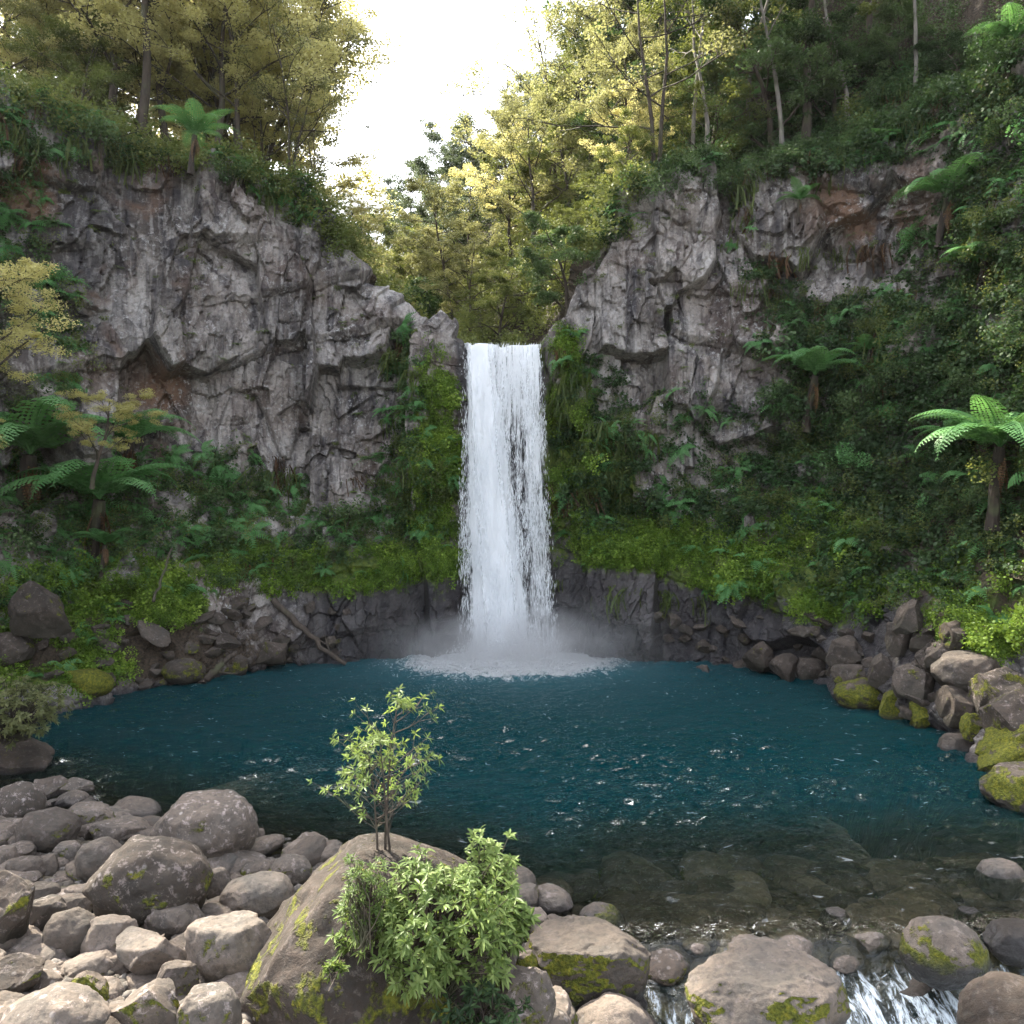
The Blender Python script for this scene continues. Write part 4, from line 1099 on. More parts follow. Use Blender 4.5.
# right rim
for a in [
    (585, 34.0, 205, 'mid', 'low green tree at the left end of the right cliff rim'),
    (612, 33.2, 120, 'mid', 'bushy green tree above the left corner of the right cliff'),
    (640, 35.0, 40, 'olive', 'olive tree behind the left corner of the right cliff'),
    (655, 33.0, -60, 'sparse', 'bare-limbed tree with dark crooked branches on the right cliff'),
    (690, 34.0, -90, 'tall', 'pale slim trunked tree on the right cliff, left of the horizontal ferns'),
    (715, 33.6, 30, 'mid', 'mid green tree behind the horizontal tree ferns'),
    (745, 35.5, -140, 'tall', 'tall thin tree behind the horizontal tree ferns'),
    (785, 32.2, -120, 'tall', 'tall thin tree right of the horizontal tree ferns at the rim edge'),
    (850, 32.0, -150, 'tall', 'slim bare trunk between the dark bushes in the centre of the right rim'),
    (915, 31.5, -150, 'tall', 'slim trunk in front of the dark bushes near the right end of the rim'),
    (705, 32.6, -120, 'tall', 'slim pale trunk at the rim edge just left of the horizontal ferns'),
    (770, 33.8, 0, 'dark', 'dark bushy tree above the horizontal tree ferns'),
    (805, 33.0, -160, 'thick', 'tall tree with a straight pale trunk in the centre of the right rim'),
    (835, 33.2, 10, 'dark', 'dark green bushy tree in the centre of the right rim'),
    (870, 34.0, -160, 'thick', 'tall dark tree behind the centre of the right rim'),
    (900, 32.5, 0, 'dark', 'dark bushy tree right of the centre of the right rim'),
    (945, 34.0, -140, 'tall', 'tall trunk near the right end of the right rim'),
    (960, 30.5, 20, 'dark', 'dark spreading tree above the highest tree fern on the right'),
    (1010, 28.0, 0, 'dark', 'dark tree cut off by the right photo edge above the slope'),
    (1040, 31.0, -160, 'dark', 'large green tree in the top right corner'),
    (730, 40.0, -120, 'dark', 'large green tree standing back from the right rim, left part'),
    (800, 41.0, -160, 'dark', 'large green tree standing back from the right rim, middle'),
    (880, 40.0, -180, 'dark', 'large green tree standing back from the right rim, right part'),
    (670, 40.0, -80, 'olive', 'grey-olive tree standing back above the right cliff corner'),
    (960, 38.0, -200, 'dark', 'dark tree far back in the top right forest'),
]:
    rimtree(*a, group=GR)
# sky-line trees on the hill behind the fall
for a in [
    (512, 50, 45, 'sparse', 'thin open tree standing out against the sky on the hill crest'),
    (560, 46, 0, 'sparse', 'dark limbed open tree on the hill crest under the top edge'),
    (585, 44, -20, 'olive', 'large olive tree on the crest at the top edge, right of the sky'),
    (455, 62, 110, 'blue', 'grey-green tree with a domed top on the far skyline left of the hill'),
]:
    rimtree(*a, group='trees along the skyline behind the fall')

for i, (px, Y, ty, kd, lab) in enumerate([
    (346, 62, 222, 'blue', 'grey-green distant tree at the left end of the far treeline'), (368, 66, 200, 'blue', 'tallest grey-green tree at the left part of the far treeline'),
    (392, 58, 196, 'mid', 'green tree left of centre in the far treeline'), (412, 70, 168, 'blue', 'domed distant tree in the middle of the far treeline'),
    (432, 60, 150, 'blue', 'tall grey-green tree right of the middle of the far treeline'), (384, 50, 238, 'mid', 'lower green tree in front of the far treeline, left one'),
    (422, 48, 225, 'olive', 'lower olive tree in front of the far treeline, right one'), (448, 55, 185, 'blue', 'grey-green tree at the right end of the far treeline'),
    (404, 44, 262, 'dark', 'dark bushy tree low in the notch behind the lip')]):
    rimtree(px, Y, ty, kd, lab, group='far treeline behind the notch')
for i, (px, Y, ty, kd) in enumerate([(640, 46, -60, 'dark'), (690, 47, -90, 'mid'), (740, 46, -120, 'dark'), (790, 48, -150, 'mid'), (840, 46, -150, 'dark'), (890, 47, -170, 'dark'), (940, 45, -170, 'mid'), (990, 44, -190, 'dark'), (1040, 42, -190, 'dark')]):
    rimtree(px, Y, ty, kd, '%s tree in back row of the forest above the right cliff, %s from left' % ('green' if kd == 'mid' else 'dark', ORD[i]), group='back row of the forest above the right cliff')

# hillside forest, in rows going back
rows = [(33.5, 4.0, 560, 600), (36.5, 4.2, 440, 640), (40.5, 4.4, 420, 700), (45, 4.6, 400, 700), (50, 4.8, 380, 640), (56, 5.2, 360, 640), (63, 5.6, 340, 620), (71, 6.2, 320, 640)]
rn = ['nearest', 'second', 'third', 'fourth', 'fifth', 'sixth', 'seventh', 'farthest']
for ri, (Yr, sp, pa, pb) in enumerate(rows):
    xs = np.arange((pa - 512) / FPX * Yr, (pb - 512) / FPX * Yr, sp * 0.62)
    k = 0
    for x in xs:
        xx = x + rt.uniform(-.6, .6); y = Yr + rt.uniform(-1, 1)
        ax = -0.3 - 0.45 * (min(y, 60) - 31)
        if abs(xx - ax) < 1.6 and y < 55: continue
        g = drop(xx, y)
        if g is None: continue
        right = xx - ax
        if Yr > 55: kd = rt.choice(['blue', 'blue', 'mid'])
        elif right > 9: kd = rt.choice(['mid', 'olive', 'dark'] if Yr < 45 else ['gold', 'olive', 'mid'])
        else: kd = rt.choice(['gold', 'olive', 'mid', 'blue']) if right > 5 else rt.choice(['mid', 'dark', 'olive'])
        s = rt.uniform(.62, .9) * (0.8 if Yr < 37 else 1)
        col = {'blue': 'grey-green', 'mid': 'green', 'olive': 'olive', 'gold': 'golden', 'dark': 'dark green'}[kd]
        tree(kd, (xx, y, g.z - 0.2), '%s tree on hillside behind the fall, %s from left in %s row uphill' % (col, ORD[min(k, 19)], rn[ri]), 'forest trees on the hillside behind the fall', s)
        k += 1
print('trees', time.time() - T0)

# golden small trees at the left edge, mid height; their sunlight is put into the leaf colour
for (px, py, Y, s, lab) in [(-34, 400, 20.6, .72, 'sunlit golden layered tree at the left photo edge'), (92, 470, 23.4, 0.42, 'smaller pale gold tree reaching over the tree ferns on the left'),
                            (-40, 500, 21.5, .45, 'low golden tree just above the largest left tree fern')]:
    p = at(px, py, Y); g = drop(p[0], p[1])
    z = g.z if g is not None and abs(g.z - p[2]) < 2.5 else p[2]
    tree('goldlow', (p[0], p[1], z - 0.3), lab, 'sunlit small trees at the left edge', s)


# --- fronds
def frond_arrays(seed, L=1.9, W=0.36, arch=1.0, pairs=26, tri=0.095):
    rng = np.random.default_rng(seed)
    t = np.linspace(0, 1, pairs + 4)
    ang = R(56) - arch * (t ** 1.1) * R(100)
    ds = L / (len(t) - 1)
    x = np.concatenate([[0], np.cumsum(np.cos(ang[:-1]) * ds)]); z = np.concatenate([[0], np.cumsum(np.sin(ang[:-1]) * ds)])
    pts = np.stack([x, 0 * x, z], 1)
    stem = tube(pts, np.linspace(0.018, 0.004, len(t)), 4)
    Vs, Fs = [stem[0]], [stem[1]]; o = len(stem[0])
    for i in range(3, len(t)):
        w = W * (math.sin(min(1, (t[i] * 1.05)) ** 0.65 * math.pi) ** 0.75 if t[i] < 0.98 else 0.06) + 0.03
        fw = np.array([math.cos(ang[i]), 0, math.sin(ang[i])])
        for sgn in (-1, 1):
            for sub in range(5):      # each leaflet is itself a row of small blades
                f0 = sub / 5; f1 = (sub + 1.25) / 5
                dr = np.array([0, sgn, 0]) * 0.93 + fw * 0.35 + np.array([0, 0, -0.22 - rng.uniform(0, .12)])
                dr /= np.linalg.norm(dr)
                bw = fw * tri * 0.5 * (1 - 0.55 * f0) * min(1, w / W + 0.2)
                a = pts[i] + dr * w * f0; b = pts[i] + dr * w * min(f1, 1)
                m = (a + b) / 2 + np.array([0, 0, rng.uniform(-.012, .012)])
                V = np.array([a, m - bw, b, m + bw]); Vs.append(V); Fs.append(np.array([[o, o + 1, o + 2, o + 3]])); o += 4
    V = np.concatenate(Vs); F = np.concatenate(Fs)
    return V, F


FR = []
for i, (L, arch) in enumerate([(1.9, 0.85), (1.8, 1.05), (2.0, 1.25)]):
    V, F = frond_arrays(i, L, 0.36, arch)
    FR.append(mesh('frond', V, F, M['fern'], rnd=np.random.default_rng(i).random(len(F)) * .3 + .35))
DV, DF = frond_arrays(9, 1.1, 0.13, 0.35, 14)
DEAD = mesh('dead_frond', DV, DF, M['dead'], rnd=np.random.default_rng(1).random(len(DF)))
TRK = []
for i in range(2):
    rng = np.random.default_rng(i + 60); p, _ = bend_path((0, 0, -1.1), (0.16, 0.05, 1), 1.15, 8, rng, 0.05)
    p = p - p[-1]
    V, F = tube(p, np.array([.14, .12, .10, .095, .09, .09, .095, .105, .09]), 9)
    V += np.random.default_rng(3).normal(0, .008, V.shape)
    TRK.append(mesh('trunk', V, F, M['bark_dark']))


def tree_fern(px, py, Y, s, label, nfr=11, dead=4, gold=0, yaw=0, group='tree ferns round the pool'):
    p = at(px, py, Y)
    o = thing('tree_fern', label, 'tree fern', tuple(p), group, yaw, s)
    gl = BV.ray_cast(Vector(p) + Vector((0, 0, -0.1)), Vector((0, 0, -1)))[0]
    tl = min((p[2] - gl.z + 0.35) / s, 1.5) if gl is not None else 1.3
    link('trunk', TRK[rt.integers(2)], o, scale=(1, 1, max(tl, 0.5) / 1.15))
    for i in range(nfr):
        a = 2 * math.pi * i / nfr + rt.uniform(-.15, .15)
        f = link('frond', FR[rt.integers(3)], o, (0, 0, 0.02), (rt.uniform(-.1, .1), rt.uniform(-.28, .2), a), rt.uniform(.8, 1.08))
    for i in range(dead):
        link('dead_frond', DEAD, o, (0, 0, -0.05), (0, rt.uniform(1.95, 2.35), rt.uniform(0, 6.28)), rt.uniform(.6, .95))
    return o


def fern_on(px, py, dy, s, label, **kw):
    """crown at px,py, standing dy metres in front of the slope seen there"""
    h, n = hit(px, py)
    Y = (h.y if h else 26) - min(dy * 0.5, 1.1) - 0.15; s *= 1.2
    return tree_fern(px, py, Y, s, label, **kw)


fern_on(815, 376, 2.2, 1.15, 'bright green tree fern alone on the middle of the right slope')
fern_on(1000, 448, 2.2, 1.3, 'widest tree fern, at the right photo edge, brown dead fronds hanging below', nfr=16)
fern_on(948, 195, 0.8, 1.0, 'highest tree fern on the right, wide crown on a dark trunk against rock', nfr=11)
fern_on(985, 262, 1.0, .85, 'tree fern with many brown dead fronds just below the highest right-hand fern', dead=9)
fern_on(735, 108, 0.6, .75, 'flat-crowned tree fern at the right rim, left of the pair')
fern_on(778, 92, 0.6, .7, 'flat-crowned tree fern at the right rim, right of the pair')
fern_on(960, 440, 1.0, .7, 'small tree fern just left of the wide edge fern', nfr=10)
fern_on(1015, 40, 1.0, .8, 'tree fern in the top right corner')
fern_on(800, 200, 0.3, .5, 'small tree fern on the right cliff ledge', nfr=8, dead=2)
fern_on(30, 455, 2.2, 1.9, 'large tree fern with long bright fronds at the left photo edge', nfr=15)
fern_on(100, 500, 2.2, 1.6, 'tree fern with arching fronds, second from the left edge', nfr=13)
fern_on(130, 442, 1.6, 1.25, 'highest of the left-hand tree ferns, against the cliff foot', nfr=11)
fern_on(105, 545, 1.8, .6, 'small drooping tree fern below the other left ferns', nfr=10)
fern_on(195, 135, 0.3, .7, 'pale spreading tree fern hanging over the left cliff rim', nfr=11)
fern_on(245, 172, 0.2, .45, 'small bright fern under the rim of the left cliff', nfr=8, dead=2)
fern_on(620, 118, 0.5, .6, 'yellow-green small fern at the left corner of the right rim', nfr=8, dead=1)
fern_on(870, 350, 0.8, .5, 'small tree fern right of the lone bright fern', nfr=9)
print('ferns', time.time() - T0)


# --- ground cover on the real surface
def clump_leafy(seed, r=0.45, n=150, leaf=0.09):
    rng = np.random.default_rng(seed)
    lob = rng.normal(0, 1, (7, 3)) * np.array([r * .55, r * .55, r * .3]); lob[:, 2] = abs(lob[:, 2])
    ci = rng.integers(0, 7, n); g = rng.normal(0, 1, (n, 3)); g /= np.linalg.norm(g, axis=1)[:, None]
    c = lob[ci] + g * (r * 0.42 * rng.random(n) ** .4)[:, None]
    return leaves(c, (0, -0.3, 1.2), leaf, rng)


def clump_moss(seed, r=0.28, n=110, leaf=0.05):
    rng = np.random.default_rng(seed)
    a = rng.uniform(0, 6.28, n); q = r * np.sqrt(rng.random(n))
    c = np.stack([np.cos(a) * q, np.sin(a) * q, 0.07 * (1 - (q / r) ** 2) + rng.normal(0, .014, n)], 1)
    return leaves(c, (0, 0, 1.0), leaf, rng, 0.5, -0.2)


def clump_fern(seed, L=0.55, nf=9):
    rng = np.random.default_rng(seed); parts = []
    for i in range(nf):
        a = 6.28 * i / nf + rng.uniform(-.3, .3); l = L * rng.uniform(.7, 1.15); el = rng.uniform(.3, 1.1)
        t = np.linspace(0.08, 1, 11)
        x = l * t * math.cos(el * .7); z = l * (t * math.sin(el) - 0.75 * t * t)
        for s in (-1, 1):
            w = l * 0.16 * np.sin(t ** .7 * math.pi * .97) + 0.012
            A = np.stack([x, 0 * x, z], 1); Bp = A + np.stack([w * .4, s * w, -w * .35], 1)
            e = np.array([l / 26, 0, 0]); V = np.stack([A - e, A + e, Bp + e * .5, Bp - e * .5], 1).reshape(-1, 3)
            ca, sa = math.cos(a), math.sin(a)
            V = np.stack([V[:, 0] * ca - V[:, 1] * sa, V[:, 0] * sa + V[:, 1] * ca, V[:, 2]], 1)
            parts.append((V, np.arange(len(V)).reshape(-1, 4)))
    return join(parts)


def clump_hang(seed, L=1.0, n=26):
    rng = np.random.default_rng(seed); parts = []
    for i in range(n):
        x0, y0 = rng.normal(0, .28, 2); l = L * rng.uniform(.4, 1.2); m = 7
        t = np.linspace(0, 1, m); w = 0.016 + 0.02 * rng.random()
        dx, dy = rng.normal(0, .22, 2)
        px_ = x0 + dx * t * l + rng.normal(0, .012, m); py_ = y0 + dy * t * l - 0.1 * np.sin(t * 3); pz = 0.12 * np.sin(t * 3) - l * t
        a = rng.uniform(0, 3.14); sx, sy = math.cos(a) * w, math.sin(a) * w
        A = np.stack([px_ - sx, py_ - sy, pz], 1); Bq = np.stack([px_ + sx, py_ + sy, pz + .01], 1)
        V = np.concatenate([A, Bq]); F = np.stack([np.arange(m - 1), np.arange(1, m), np.arange(1, m) + m, np.arange(m - 1) + m], 1)
        parts.append((V, F))
        n2 = 16; tt = rng.random(n2); c = np.stack([x0 + dx * tt * l, y0 + dy * tt * l - .05, -l * tt], 1)
        parts.append(leaves(c, (0, -1, .3), 0.05, rng, .4, .6))
    return join(parts)


def scatter(name, tmpls, P, Nn, mat, smin, smax, seed, align=0.5, label=None, lift=0.0):
    rng = np.random.default_rng(seed)
    Vs = []; Fs = []; Rn = []; o = 0
    which = rng.integers(0, len(tmpls), len(P))
    for ti, (V, F) in enumerate(tmpls):
        m = which == ti; p = P[m]; nn = Nn[m]; K = len(p)
        if K == 0: continue
        up = nn * align + np.array([0, 0, 1.0]) * (1 - align); up /= np.linalg.norm(up, axis=1)[:, None]
        a = rng.uniform(0, 6.28, K); t = np.stack([np.cos(a), np.sin(a), np.zeros(K)], 1)
        e1 = np.cross(t, up); e1 /= np.linalg.norm(e1, axis=1)[:, None]; e2 = np.cross(up, e1)
        s = rng.uniform(smin, smax, K)
        B3 = np.stack([e1, e2, up], 1) * s[:, None, None]
        W = np.einsum('nj,kji->kni', V, B3) + (p + nn * lift)[:, None, :]
        n = len(V)
        Vs.append(W.reshape(-1, 3).astype(np.float32)); Fs.append((F[None] + (np.arange(K) * n)[:, None, None]).reshape(-1, F.shape[1]) + o); o += K * n
        Rn.append((rng.random(K)[:, None] * 0.5 + rng.random((K, len(F))) * 0.5).ravel())
    me = mesh(name, np.concatenate(Vs), np.concatenate(Fs), mat, rnd=np.concatenate(Rn))
    ob = link(name, me); tag(ob, label, 'undergrowth', kind='stuff')
    return ob


FC = TP[TF].mean(1)
a_ = TP[TF[:, 2]] - TP[TF[:, 0]]; b_ = TP[TF[:, 3]] - TP[TF[:, 1]]
FNv = np.cross(a_, b_); FA = np.linalg.norm(FNv, axis=1) * .5; FNv /= (2 * FA)[:, None] + 1e-9
FNv = np.where(((FNv * TN[TF[:, 0]]).sum(1) < 0)[:, None], -FNv, FNv)
FL = TL[TF[:, 0]]
fpx = 512 + FPX * FC[:, 0] / np.maximum(FC[:, 1], 1); fpy = 512 - FPX * (FC[:, 2] - CAMZ) / np.maximum(FC[:, 1], 1)
FNO = fbm(FC * 0.9, 4, 301)
INV = (fpx > -120) & (fpx < 1144) & (fpy > -60) & (FC[:, 1] > 12)


def E(lst):
    r = np.zeros(len(FC))
    for cx, cy, rx, ry, w in lst:
        d = np.sqrt(((fpx - cx) / rx) ** 2 + ((fpy - cy) / ry) ** 2)
        r = np.maximum(r, w * smooth(1.15, 0.7, d))
    return r


def sample(dens, n, seed, patch=1.0, thr=0.0):
    rng = np.random.default_rng(seed)
    w = dens * FA * np.clip(1 + patch * 2.2 * FNO, 0, 4) * INV
    w = np.where(dens > thr, w, 0); w /= w.sum()
    i = rng.choice(len(FC), n, p=w)
    u = rng.random((n, 1)); v = rng.random((n, 1)); q = TP[TF[i]]
    return q[:, 0] * (1 - u) * (1 - v) + q[:, 1] * u * (1 - v) + q[:, 2] * u * v + q[:, 3] * (1 - u) * v, FNv[i]


notfall = ~((np.abs(FC[:, 0] + 0.3) < 1.75) & (FC[:, 1] > 28.5) & (FC[:, 1] < 33.8))
leafyL = E([(70, 530, 110, 60, 1), (200, 500, 110, 50, 1), (300, 530, 90, 30, .8), (400, 500, 45, 60, .7), (405, 400, 22, 70, .8), (230, 560, 120, 25, .5), (20, 600, 50, 40, .7), (20, 330, 60, 160, .5)])
bareR = 1 - 0.93 * E([(805, 215, 85, 75, 1), (690, 300, 70, 110, 1), (870, 190, 70, 50, 1)])
leafyR = bareR * E([(915, 430, 140, 140, 1), (755, 240, 24, 60, .7), (810, 330, 50, 50, .8), (780, 500, 90, 45, .8), (690, 420, 60, 40, .25), (600, 450, 50, 90, .55), (960, 520, 90, 90, 1), (960, 260, 60, 70, .6), (700, 505, 70, 25, .6), (860, 560, 80, 50, .6), (1015, 150, 60, 100, .9), (1000, 350, 60, 190, 1), (757, 245, 20, 50, 1)])
top = (FL > 4.86) * (FC[:, 1] < 85) * np.where(FC[:, 1] > 50, .35, 1) * (0.9) * notfall * ((FC[:, 0] < -6.3) | (FC[:, 0] > 3.4) | (FC[:, 1] > 34.2))
rimL = E([(150, 120, 200, 45, 1), (290, 175, 60, 26, 1), (40, 110, 90, 60, 1), (312, 200, 25, 30, .7)]) * (FC[:, 1] > 20)
rimR = E([(760, 140, 190, 34, 1), (640, 160, 45, 28, 1), (900, 95, 120, 45, 1), (600, 215, 30, 30, .8)])
mossM = E([(438, 460, 26, 115, 1.4), (415, 560, 60, 18, 1.3), (330, 568, 100, 22, 1), (565, 440, 26, 110, 1.1), (655, 544, 110, 25, 1.3), (740, 570, 60, 24, 1.2), (830, 560, 90, 60, 1.2),
           (985, 600, 60, 60, 1.2), (60, 590, 90, 30, .8), (160, 590, 90, 34, .9), (250, 570, 70, 25, .9), (50, 660, 85, 36, 1.2), (110, 680, 30, 16, 1)]) * (FC[:, 2] > 0.35) * notfall
rng0 = np.random.default_rng(8)
TL_ = [clump_leafy(i) for i in range(6)]; TS_ = [clump_leafy(20 + i, 0.5, 260, 0.055) for i in range(4)]
TM_ = [clump_moss(i) for i in range(5)]; TFn = [clump_fern(i) for i in range(6)]; TH_ = [clump_hang(i) for i in range(5)]
p, n = sample(np.maximum(leafyL, rimL), 2000, 1, .8); scatter('leafy_undergrowth', TL_, p, n, M['leaf_dark'], .6, 1.3, 1, .45, 'dark green leafy undergrowth on the left cliff foot and rim')
p, n = sample(np.maximum(leafyR, rimR), 4200, 2, .8); scatter('leafy_undergrowth', TL_, p, n, M['leaf_dark'], .6, 1.5, 2, .45, 'dark green leafy undergrowth covering the right slope and rim')
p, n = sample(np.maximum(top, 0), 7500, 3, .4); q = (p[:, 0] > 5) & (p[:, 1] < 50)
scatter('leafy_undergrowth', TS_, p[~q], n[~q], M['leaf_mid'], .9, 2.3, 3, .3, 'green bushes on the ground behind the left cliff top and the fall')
scatter('leafy_undergrowth', TS_, p[q], n[q], M['leaf_dark'], .8, 1.7, 13, .3, 'dark green bushes on the ground behind the right cliff top')  # right-hand cover takes darker leaves: its shade is put into the colour
p, n = sample(np.maximum(leafyL * .7, leafyR * .8), 1500, 4, .8); scatter('leafy_undergrowth', TS_, p, n, M['leaf_mid'], .6, 1.3, 4, .45, 'small-leaved mid green undergrowth on both slopes')
p, n = sample(mossM, 6000, 5, 1.8); scatter('moss_cover', TM_, p, n, M['leaf_moss'], .6, 1.3, 5, .85, 'bright yellow-green moss carpet on the ledges above the water')
p, n = sample(np.maximum.reduce([leafyL, leafyR * .8, mossM * .2, rimL, rimR]), 2900, 6, .6); scatter('fern_cover', TFn, p, n, M['fern'], .6, 1.7, 6, .5, 'small green ferns among the undergrowth on cliffs and slopes')
hg = np.maximum.reduce([rimL * 1.0, rimR * 1.0, E([(405, 400, 25, 80, .8), (600, 440, 50, 90, .8), (760, 240, 40, 80, .8), (270, 480, 20, 40, .9), (880, 300, 80, 80, .5), (355, 490, 30, 30, .7), (560, 430, 20, 90, .8), (320, 560, 140, 20, .4), (640, 590, 90, 18, .5)])]) * notfall
p, n = sample(hg, 700, 7, .9); scatter('hanging_creepers', TH_, p, n, M['leaf_mid'], .5, 1.2, 7, .2, 'green creepers and grass hanging down the cliff faces')
p, n = sample(hg + leafyR * .15, 260, 8, .9); scatter('dead_fern_cover', TH_, p, n, M['dead'], .4, 1.0, 8, .2, 'brown dead fern fronds hanging from the rims')
# tufts sprinkled on cracks of the bare rock
ledge = (FNv[:, 2] > 0.35) * (FL > 2.6) * (FL < 4.95) * notfall * 1.0
p, n = sample(ledge, 260, 9, .6); scatter('fern_cover', TFn, p, n, M['leaf_bright'], .25, .7, 9, .4, 'pale green tufts growing in cracks of the cliffs')
p, n = sample(ledge, 300, 10, .8); scatter('leafy_undergrowth', TL_, p, n, M['leaf_mid'], .25, .6, 10, .4, 'small olive plants rooted on ledges of the bare cliffs')
p, n = sample(mossM, 1300, 11, 1.8); scatter('moss_cover', [clump_leafy(60 + i, 0.38, 150, 0.07) for i in range(4)], p, n, M['leaf_moss'], .5, 1.3, 11, .6, 'yellow-green creeping plants on the mossy ledges')
# single shrubs on the slopes
SH = []
for i in range(5):
    V, F = clump_leafy(80 + i, 1.0, 1500, 0.085)
    rg = np.random.default_rng(i); st = [tube(np.array([[0, 0, -.4], rg.normal(0, .12, 3) + [0, 0, .15], rg.normal(0, .4, 3) + [0, 0, .5]]), [.03, .02, .008], 5) for _ in range(6)]
    SW = join(st); tint = np.repeat(rg.random(len(F) // 10), 10)
    SH.append((mesh('stems', SW[0], SW[1], M['bark']), mesh('foliage', V, F, M['leaf_dark'], rnd=tint), mesh('foliage', V, F, M['leaf_mid'], rnd=tint), mesh('foliage', V, F, M['fern'], rnd=tint)))
for side, dens, cnt in (('right', np.maximum(leafyR, rimR * .8), 85), ('left', np.maximum(leafyL, rimL * .8), 45)):
    p, n = sample(dens, cnt, 12, .5)
    for q in range(cnt):
        v = SH[rt.integers(5)]; o = thing('shrub', 'rounded dense green shrub growing out of the undergrowth on the %s slope' % side, 'shrub', tuple(p[q] + n[q] * .1), 'shrubs on the %s slope' % side, rt.uniform(0, 6.28), rt.uniform(.5, 1.15))
        link('stems', v[0], o); link('foliage', v[1 + int(rt.choice([0, 0, 0, 1, 2]))], o)
print('cover', time.time() - T0)


# ------------------------------------------------------------------ foreground shrubs on the big boulder
def rosette(rng, c, d, n, L, W):
    """whorl of lance leaves at point c round direction d"""
    d = d / np.linalg.norm(d); a = np.cross(d, (0.3, 0.8, 0.2)); a /= np.linalg.norm(a); b = np.cross(d, a)
    Vs = []; Fs = []; o = 0
    t = np.array([0, .25, .55, .82, 1.0]); wp = np.array([.12, .8, 1, .6, .02])
    for i in range(n):
        th = 2.4 * i + rng.uniform(-.3, .3); el = rng.uniform(.05, .75)
        out = (a * math.cos(th) + b * math.sin(th)) * math.cos(el) + d * math.sin(el)
        l = L * rng.uniform(.6, 1.15); side = np.cross(out, d); side /= np.linalg.norm(side) + 1e-9
        nr = np.cross(side, out)
        base = c - d * rng.uniform(0, L * .6)
        mid = base + np.outer(t * l, out) + np.outer(-0.3 * l * t ** 2 * rng.uniform(.2, 1.2), (0, 0, 1)) 
        ww = wp * W * l / L
        Lf = mid - np.outer(ww, side) + np.outer(ww * .35, nr); Rt = mid + np.outer(ww, side) + np.outer(ww * .35, nr)
        V = np.concatenate([Lf, mid, Rt]); k = np.arange(4)
        F = np.concatenate([np.stack([k, k + 1, k + 6, k + 5], 1), np.stack([k + 5, k + 6, k + 11, k + 10], 1)])
        Vs.append(V); Fs.append(F + o); o += 15
    return np.concatenate(Vs), np.concatenate(Fs)


def sapling():
    rng = np.random.default_rng(44)
    base = np.array(at(384, 868, 8.5))
    root = thing('sapling', 'slender upright sapling with pale green leaves growing on the big boulder', 'sapling', tuple(base))
    wood = []; lv = []
    H = 1.93
    for (dx, h) in ((0.0, H), (-0.13, H * .72), (0.09, H * .8)):
        p, _ = bend_path((dx * .4, 0, -0.15), (dx, rng.normal(0, .05), 1), h, 12, rng, 0.05, .03)
        wood.append(tube(p, np.linspace(.019, .005, 13), 6))
        for i in range(17):
            f = rng.uniform(.3, 1) * 12; a = int(min(f, 11)); q = p[a] + (p[a + 1] - p[a]) * (f - a)
            az = rng.uniform(0, 6.28); fr = f / 12
            ln = 0.80 * math.sin(min(1, (1.12 - fr) * 1.5) * math.pi / 2) * rng.uniform(.4, 1)
            b, bd = bend_path(q, (math.cos(az), math.sin(az), .55), ln, 5, rng, .12, .06)
            wood.append(tube(b, np.linspace(.007, .0025, 6), 4))
            lv.append(rosette(rng, b[-1], bd, 9, .085, .010))
            for j in range(3):
                az2 = az + rng.uniform(-1.2, 1.2); c, cd = bend_path(b[rng.integers(2, 5)], (math.cos(az2), math.sin(az2), .5), ln * .45, 3, rng, .15, .05)
                wood.append(tube(c, np.linspace(.004, .002, 4), 3)); lv.append(rosette(rng, c[-1], cd, 7, .075, .009))
        lv.append(rosette(rng, p[-1], np.array([0, 0, 1.]), 14, .11, .013))
    W = join(wood); L = join(lv)
    link('stem', mesh('stem', W[0], W[1], M['bark'], smooth_shade=True), root)
    link('foliage', mesh('foliage', L[0], L[1], M['leaf_bright'], rnd=np.repeat(rng.random(len(L[1]) // 8 + 1), 8)[:len(L[1])]), root)


def bush(name, label, cx, cy, Y, rx, rz, n, seed, L=.12, W=.018, mat='leaf_bright', ry=None, lean=(0, -0.25)):
    rng = np.random.default_rng(seed)
    c = np.array(at(cx, cy, Y)); root = thing(name, label, 'shrub', tuple(c - np.array([0, 0, rz * .8])))
    wood = []; lv = []
    ry = ry or rx * .7
    for i in range(n):
        g = rng.normal(0, 1, 3); g /= np.linalg.norm(g); g[2] = g[2] * .9 + .1; g *= rng.uniform(.55, 1.02) * (1 + .18 * math.sin(g[0] * 7 + seed))
        e = np.array([g[0] * rx, g[1] * ry, g[2] * rz + rz * .8])
        s0 = np.array([rng.normal(0, rx * .12), rng.normal(0, .1), 0.0])
        m = (s0 + e) / 2 + np.array([0, 0, rz * .15]) + rng.normal(0, .05, 3)
        wood.append(tube(np.array([s0, m, e]), np.array([.008, .005, .003]), 4))
        d = e - m; d = d / np.linalg.norm(d) + np.array([lean[0], lean[1], .5])
        lv.append(rosette(rng, e, d, rng.integers(9, 14), L, W))
    Wd = join(wood); Lf = join(lv)
    link('stems', mesh('stems', Wd[0], Wd[1], M['bark'], smooth_shade=True), root)
    link('foliage', mesh('foliage', Lf[0], Lf[1], M[mat], rnd=np.repeat(rng.random(len(Lf[1]) // 8 + 1), 8)[:len(Lf[1])]), root)


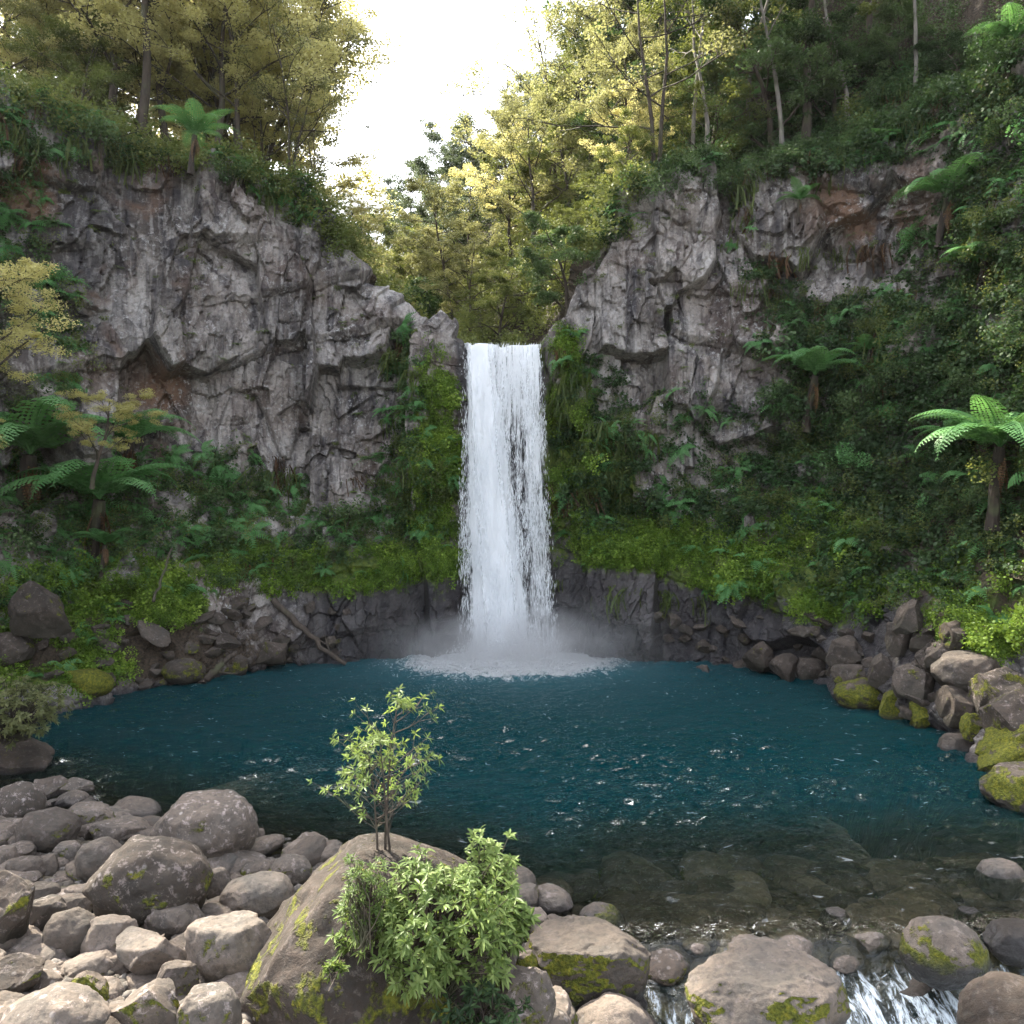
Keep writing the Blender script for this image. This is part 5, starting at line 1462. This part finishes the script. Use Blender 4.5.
sapling()
bush('leafy_shrub', 'dense bright green shrub with star-like leaf whorls hanging over the big boulder', 434, 928, 7.55, .85, .64, 620, 3, .10, .014)
bush('leafy_shrub', 'looser upright shrub at the right side of the big boulder reaching over the water', 488, 882, 8.0, .36, .48, 120, 4, .10, .014)
bush('leafy_shrub', 'low feathery green shrub left of the dense shrub on the big boulder', 368, 900, 7.35, .30, .40, 170, 5, .06, .007)
bush('leafy_shrub', 'bright drooping shrub tip at the far right of the big boulder', 508, 925, 7.6, .26, .30, 80, 6, .11, .015)
bush('leafy_shrub', 'dark green low plant at the bottom edge under the dense shrub', 480, 1010, 7.1, .4, .22, 60, 7, .10, .014, 'leaf_dark')
for (px, py, Y, r, lab, sd) in [(206, 858, 12.0, .16, 'small green plant growing between the two large boulders at left', 11), (188, 893, 10.6, .10, 'tiny bright plant at the foot of the largest round boulder', 12),
                                (117, 955, 9.6, .20, 'bright green weed among the grey stones at lower left', 13), (30, 992, 8.8, .3, 'green grassy tuft at the lower left corner', 14),
                                (15, 944, 9.2, .2, 'yellow-green plant on the dark left edge boulder', 15), (335, 968, 7.05, .09, 'tiny plant sprouting from the front of the big boulder', 16),
                                (205, 925, 10.0, .10, 'tiny yellow-green weed beside the flat-topped grey boulder', 17)]:
    bush('small_plant', lab, px, py, Y, r, r * .7, int(18 + r * 130), sd, .07, .009, 'leaf_bright')
# olive bush on the rock at the left edge
bush('olive_bush', 'olive and grey twiggy bush overhanging the water at the left edge', 12, 712, 16.6, 1.05, .75, 420, 21, .11, .018, 'leaf_olive')
print('fg', time.time() - T0)


# ------------------------------------------------------------------ logs
def log(name, p0, p1, r, label, mat='bark_pale', twigs=0, seed=0):
    rng = np.random.default_rng(seed); p0 = np.array(p0); p1 = np.array(p1)
    t = np.linspace(0, 1, 12)[:, None]; p = p0 + (p1 - p0) * t + rng.normal(0, r * .35, (12, 3))
    parts = [tube(p, r * (1 - .45 * t[:, 0]) * rng.uniform(.9, 1.1, 12), 9)]
    for i in range(twigs):
        k = rng.integers(3, 11); q, _ = bend_path(p[k], rng.normal(0, 1, 3) + np.array([0, -.5, .6]), rng.uniform(.3, .7), 4, rng, .2)
        parts.append(tube(q, np.linspace(r * .35, r * .08, 5), 5))
    V, F = join(parts); o = link(name, mesh(name, V, F, M[mat], smooth_shade=True)); tag(o, label, 'log')


h0, _ = hit(275, 602)
log('fallen_log', (h0.x, h0.y - .3, h0.z + .1), at(343, 665, 28.2), .13, 'long fallen trunk leaning from the left bank down into the pool', 'bark', 2, 1)
log('fallen_log', at(202, 684, 25.4), at(232, 655, 26.2), .14, 'short dark log lying at the left back water line', 'bark', 1, 2)
h0, _ = hit(160, 600)
log('dead_branch', (h0.x, h0.y - .5, h0.z), at(172, 548, h0.y + .2), .05, 'thin crooked dead stem standing on the left slope', 'bark', 3, 3)
log('driftwood_stick', at(36, 963, 9.2), at(62, 985, 9.0), .03, 'curved grey driftwood stick among the lower left stones', 'bark_pale', 0, 4)

hz = NT('haze_air')
hzm = hz.done(None, vol=hz.n('VolumePrincipled', {'Color': (0.92, 0.95, 1.0), 'Density': 0.0001, 'Anisotropy': 0.35}).outputs[0])
hv = np.array([[x, y, z] for x in (-170, 170) for y in (-60, 190) for z in (-6, 175)], float)
tag(link('haze', mesh('haze', hv, np.array([[0, 1, 3, 2], [4, 6, 7, 5], [0, 4, 5, 1], [2, 3, 7, 6], [0, 2, 6, 4], [1, 5, 7, 3]]), hzm)), kind='stuff')

# ------------------------------------------------------------------ light, sky, camera
SUN_EL, SUN_AZ = 47.0, -42.0      # azimuth measured from +Y (away from the camera) towards +X
w = bpy.data.worlds.new('World'); bpy.context.scene.world = w; w.use_nodes = True
nt = w.node_tree; bg = nt.nodes['Background']
sky = nt.nodes.new('ShaderNodeTexSky'); sky.sky_type = 'NISHITA'; sky.sun_disc = False
sky.sun_elevation = R(SUN_EL); sky.sun_rotation = R(SUN_AZ); sky.dust_density = 3.0; sky.air_density = 1.0
hs = nt.nodes.new('ShaderNodeHueSaturation'); hs.inputs['Saturation'].default_value = 0.36
nt.links.new(sky.outputs[0], hs.inputs['Color']); nt.links.new(hs.outputs[0], bg.inputs[0]); bg.inputs[1].default_value = 0.15
sun = bpy.data.lights.new('sun', 'SUN'); sun.energy = 3.9; sun.angle = R(0.6); sun.color = (1.0, 0.92, 0.76)
so = bpy.data.objects.new('sun', sun); C.objects.link(so)
d = Vector((math.sin(R(SUN_AZ)) * math.cos(R(SUN_EL)), math.cos(R(SUN_AZ)) * math.cos(R(SUN_EL)), math.sin(R(SUN_EL))))
so.rotation_euler = (-d).to_track_quat('-Z', 'Y').to_euler(); so.location = (0, 0, 60)

cam = bpy.data.cameras.new('camera'); cam.sensor_width = 36; cam.lens = 36 * FPX / 1024; cam.clip_end = 600; cam.clip_start = 0.1
co = bpy.data.objects.new('camera', cam); C.objects.link(co); co.location = (0, 0, CAMZ); co.rotation_euler = (R(90), 0, 0)
sc = bpy.context.scene; sc.camera = co
sc.view_settings.view_transform = 'Standard'; sc.view_settings.look = 'None'; sc.view_settings.exposure = 2.38; sc.view_settings.gamma = 1
sc.cycles.max_bounces = 6; sc.cycles.diffuse_bounces = 3; sc.cycles.glossy_bounces = 3; sc.cycles.transmission_bounces = 4
sc.cycles.transparent_max_bounces = 16; sc.cycles.volume_bounces = 1; sc.cycles.volume_step_rate = 2.0
sc.cycles.use_adaptive_sampling = True; sc.cycles.adaptive_threshold = 0.025; sc.cycles.use_denoising = True; sc.cycles.sample_clamp_indirect = 4
print('total', time.time() - T0)
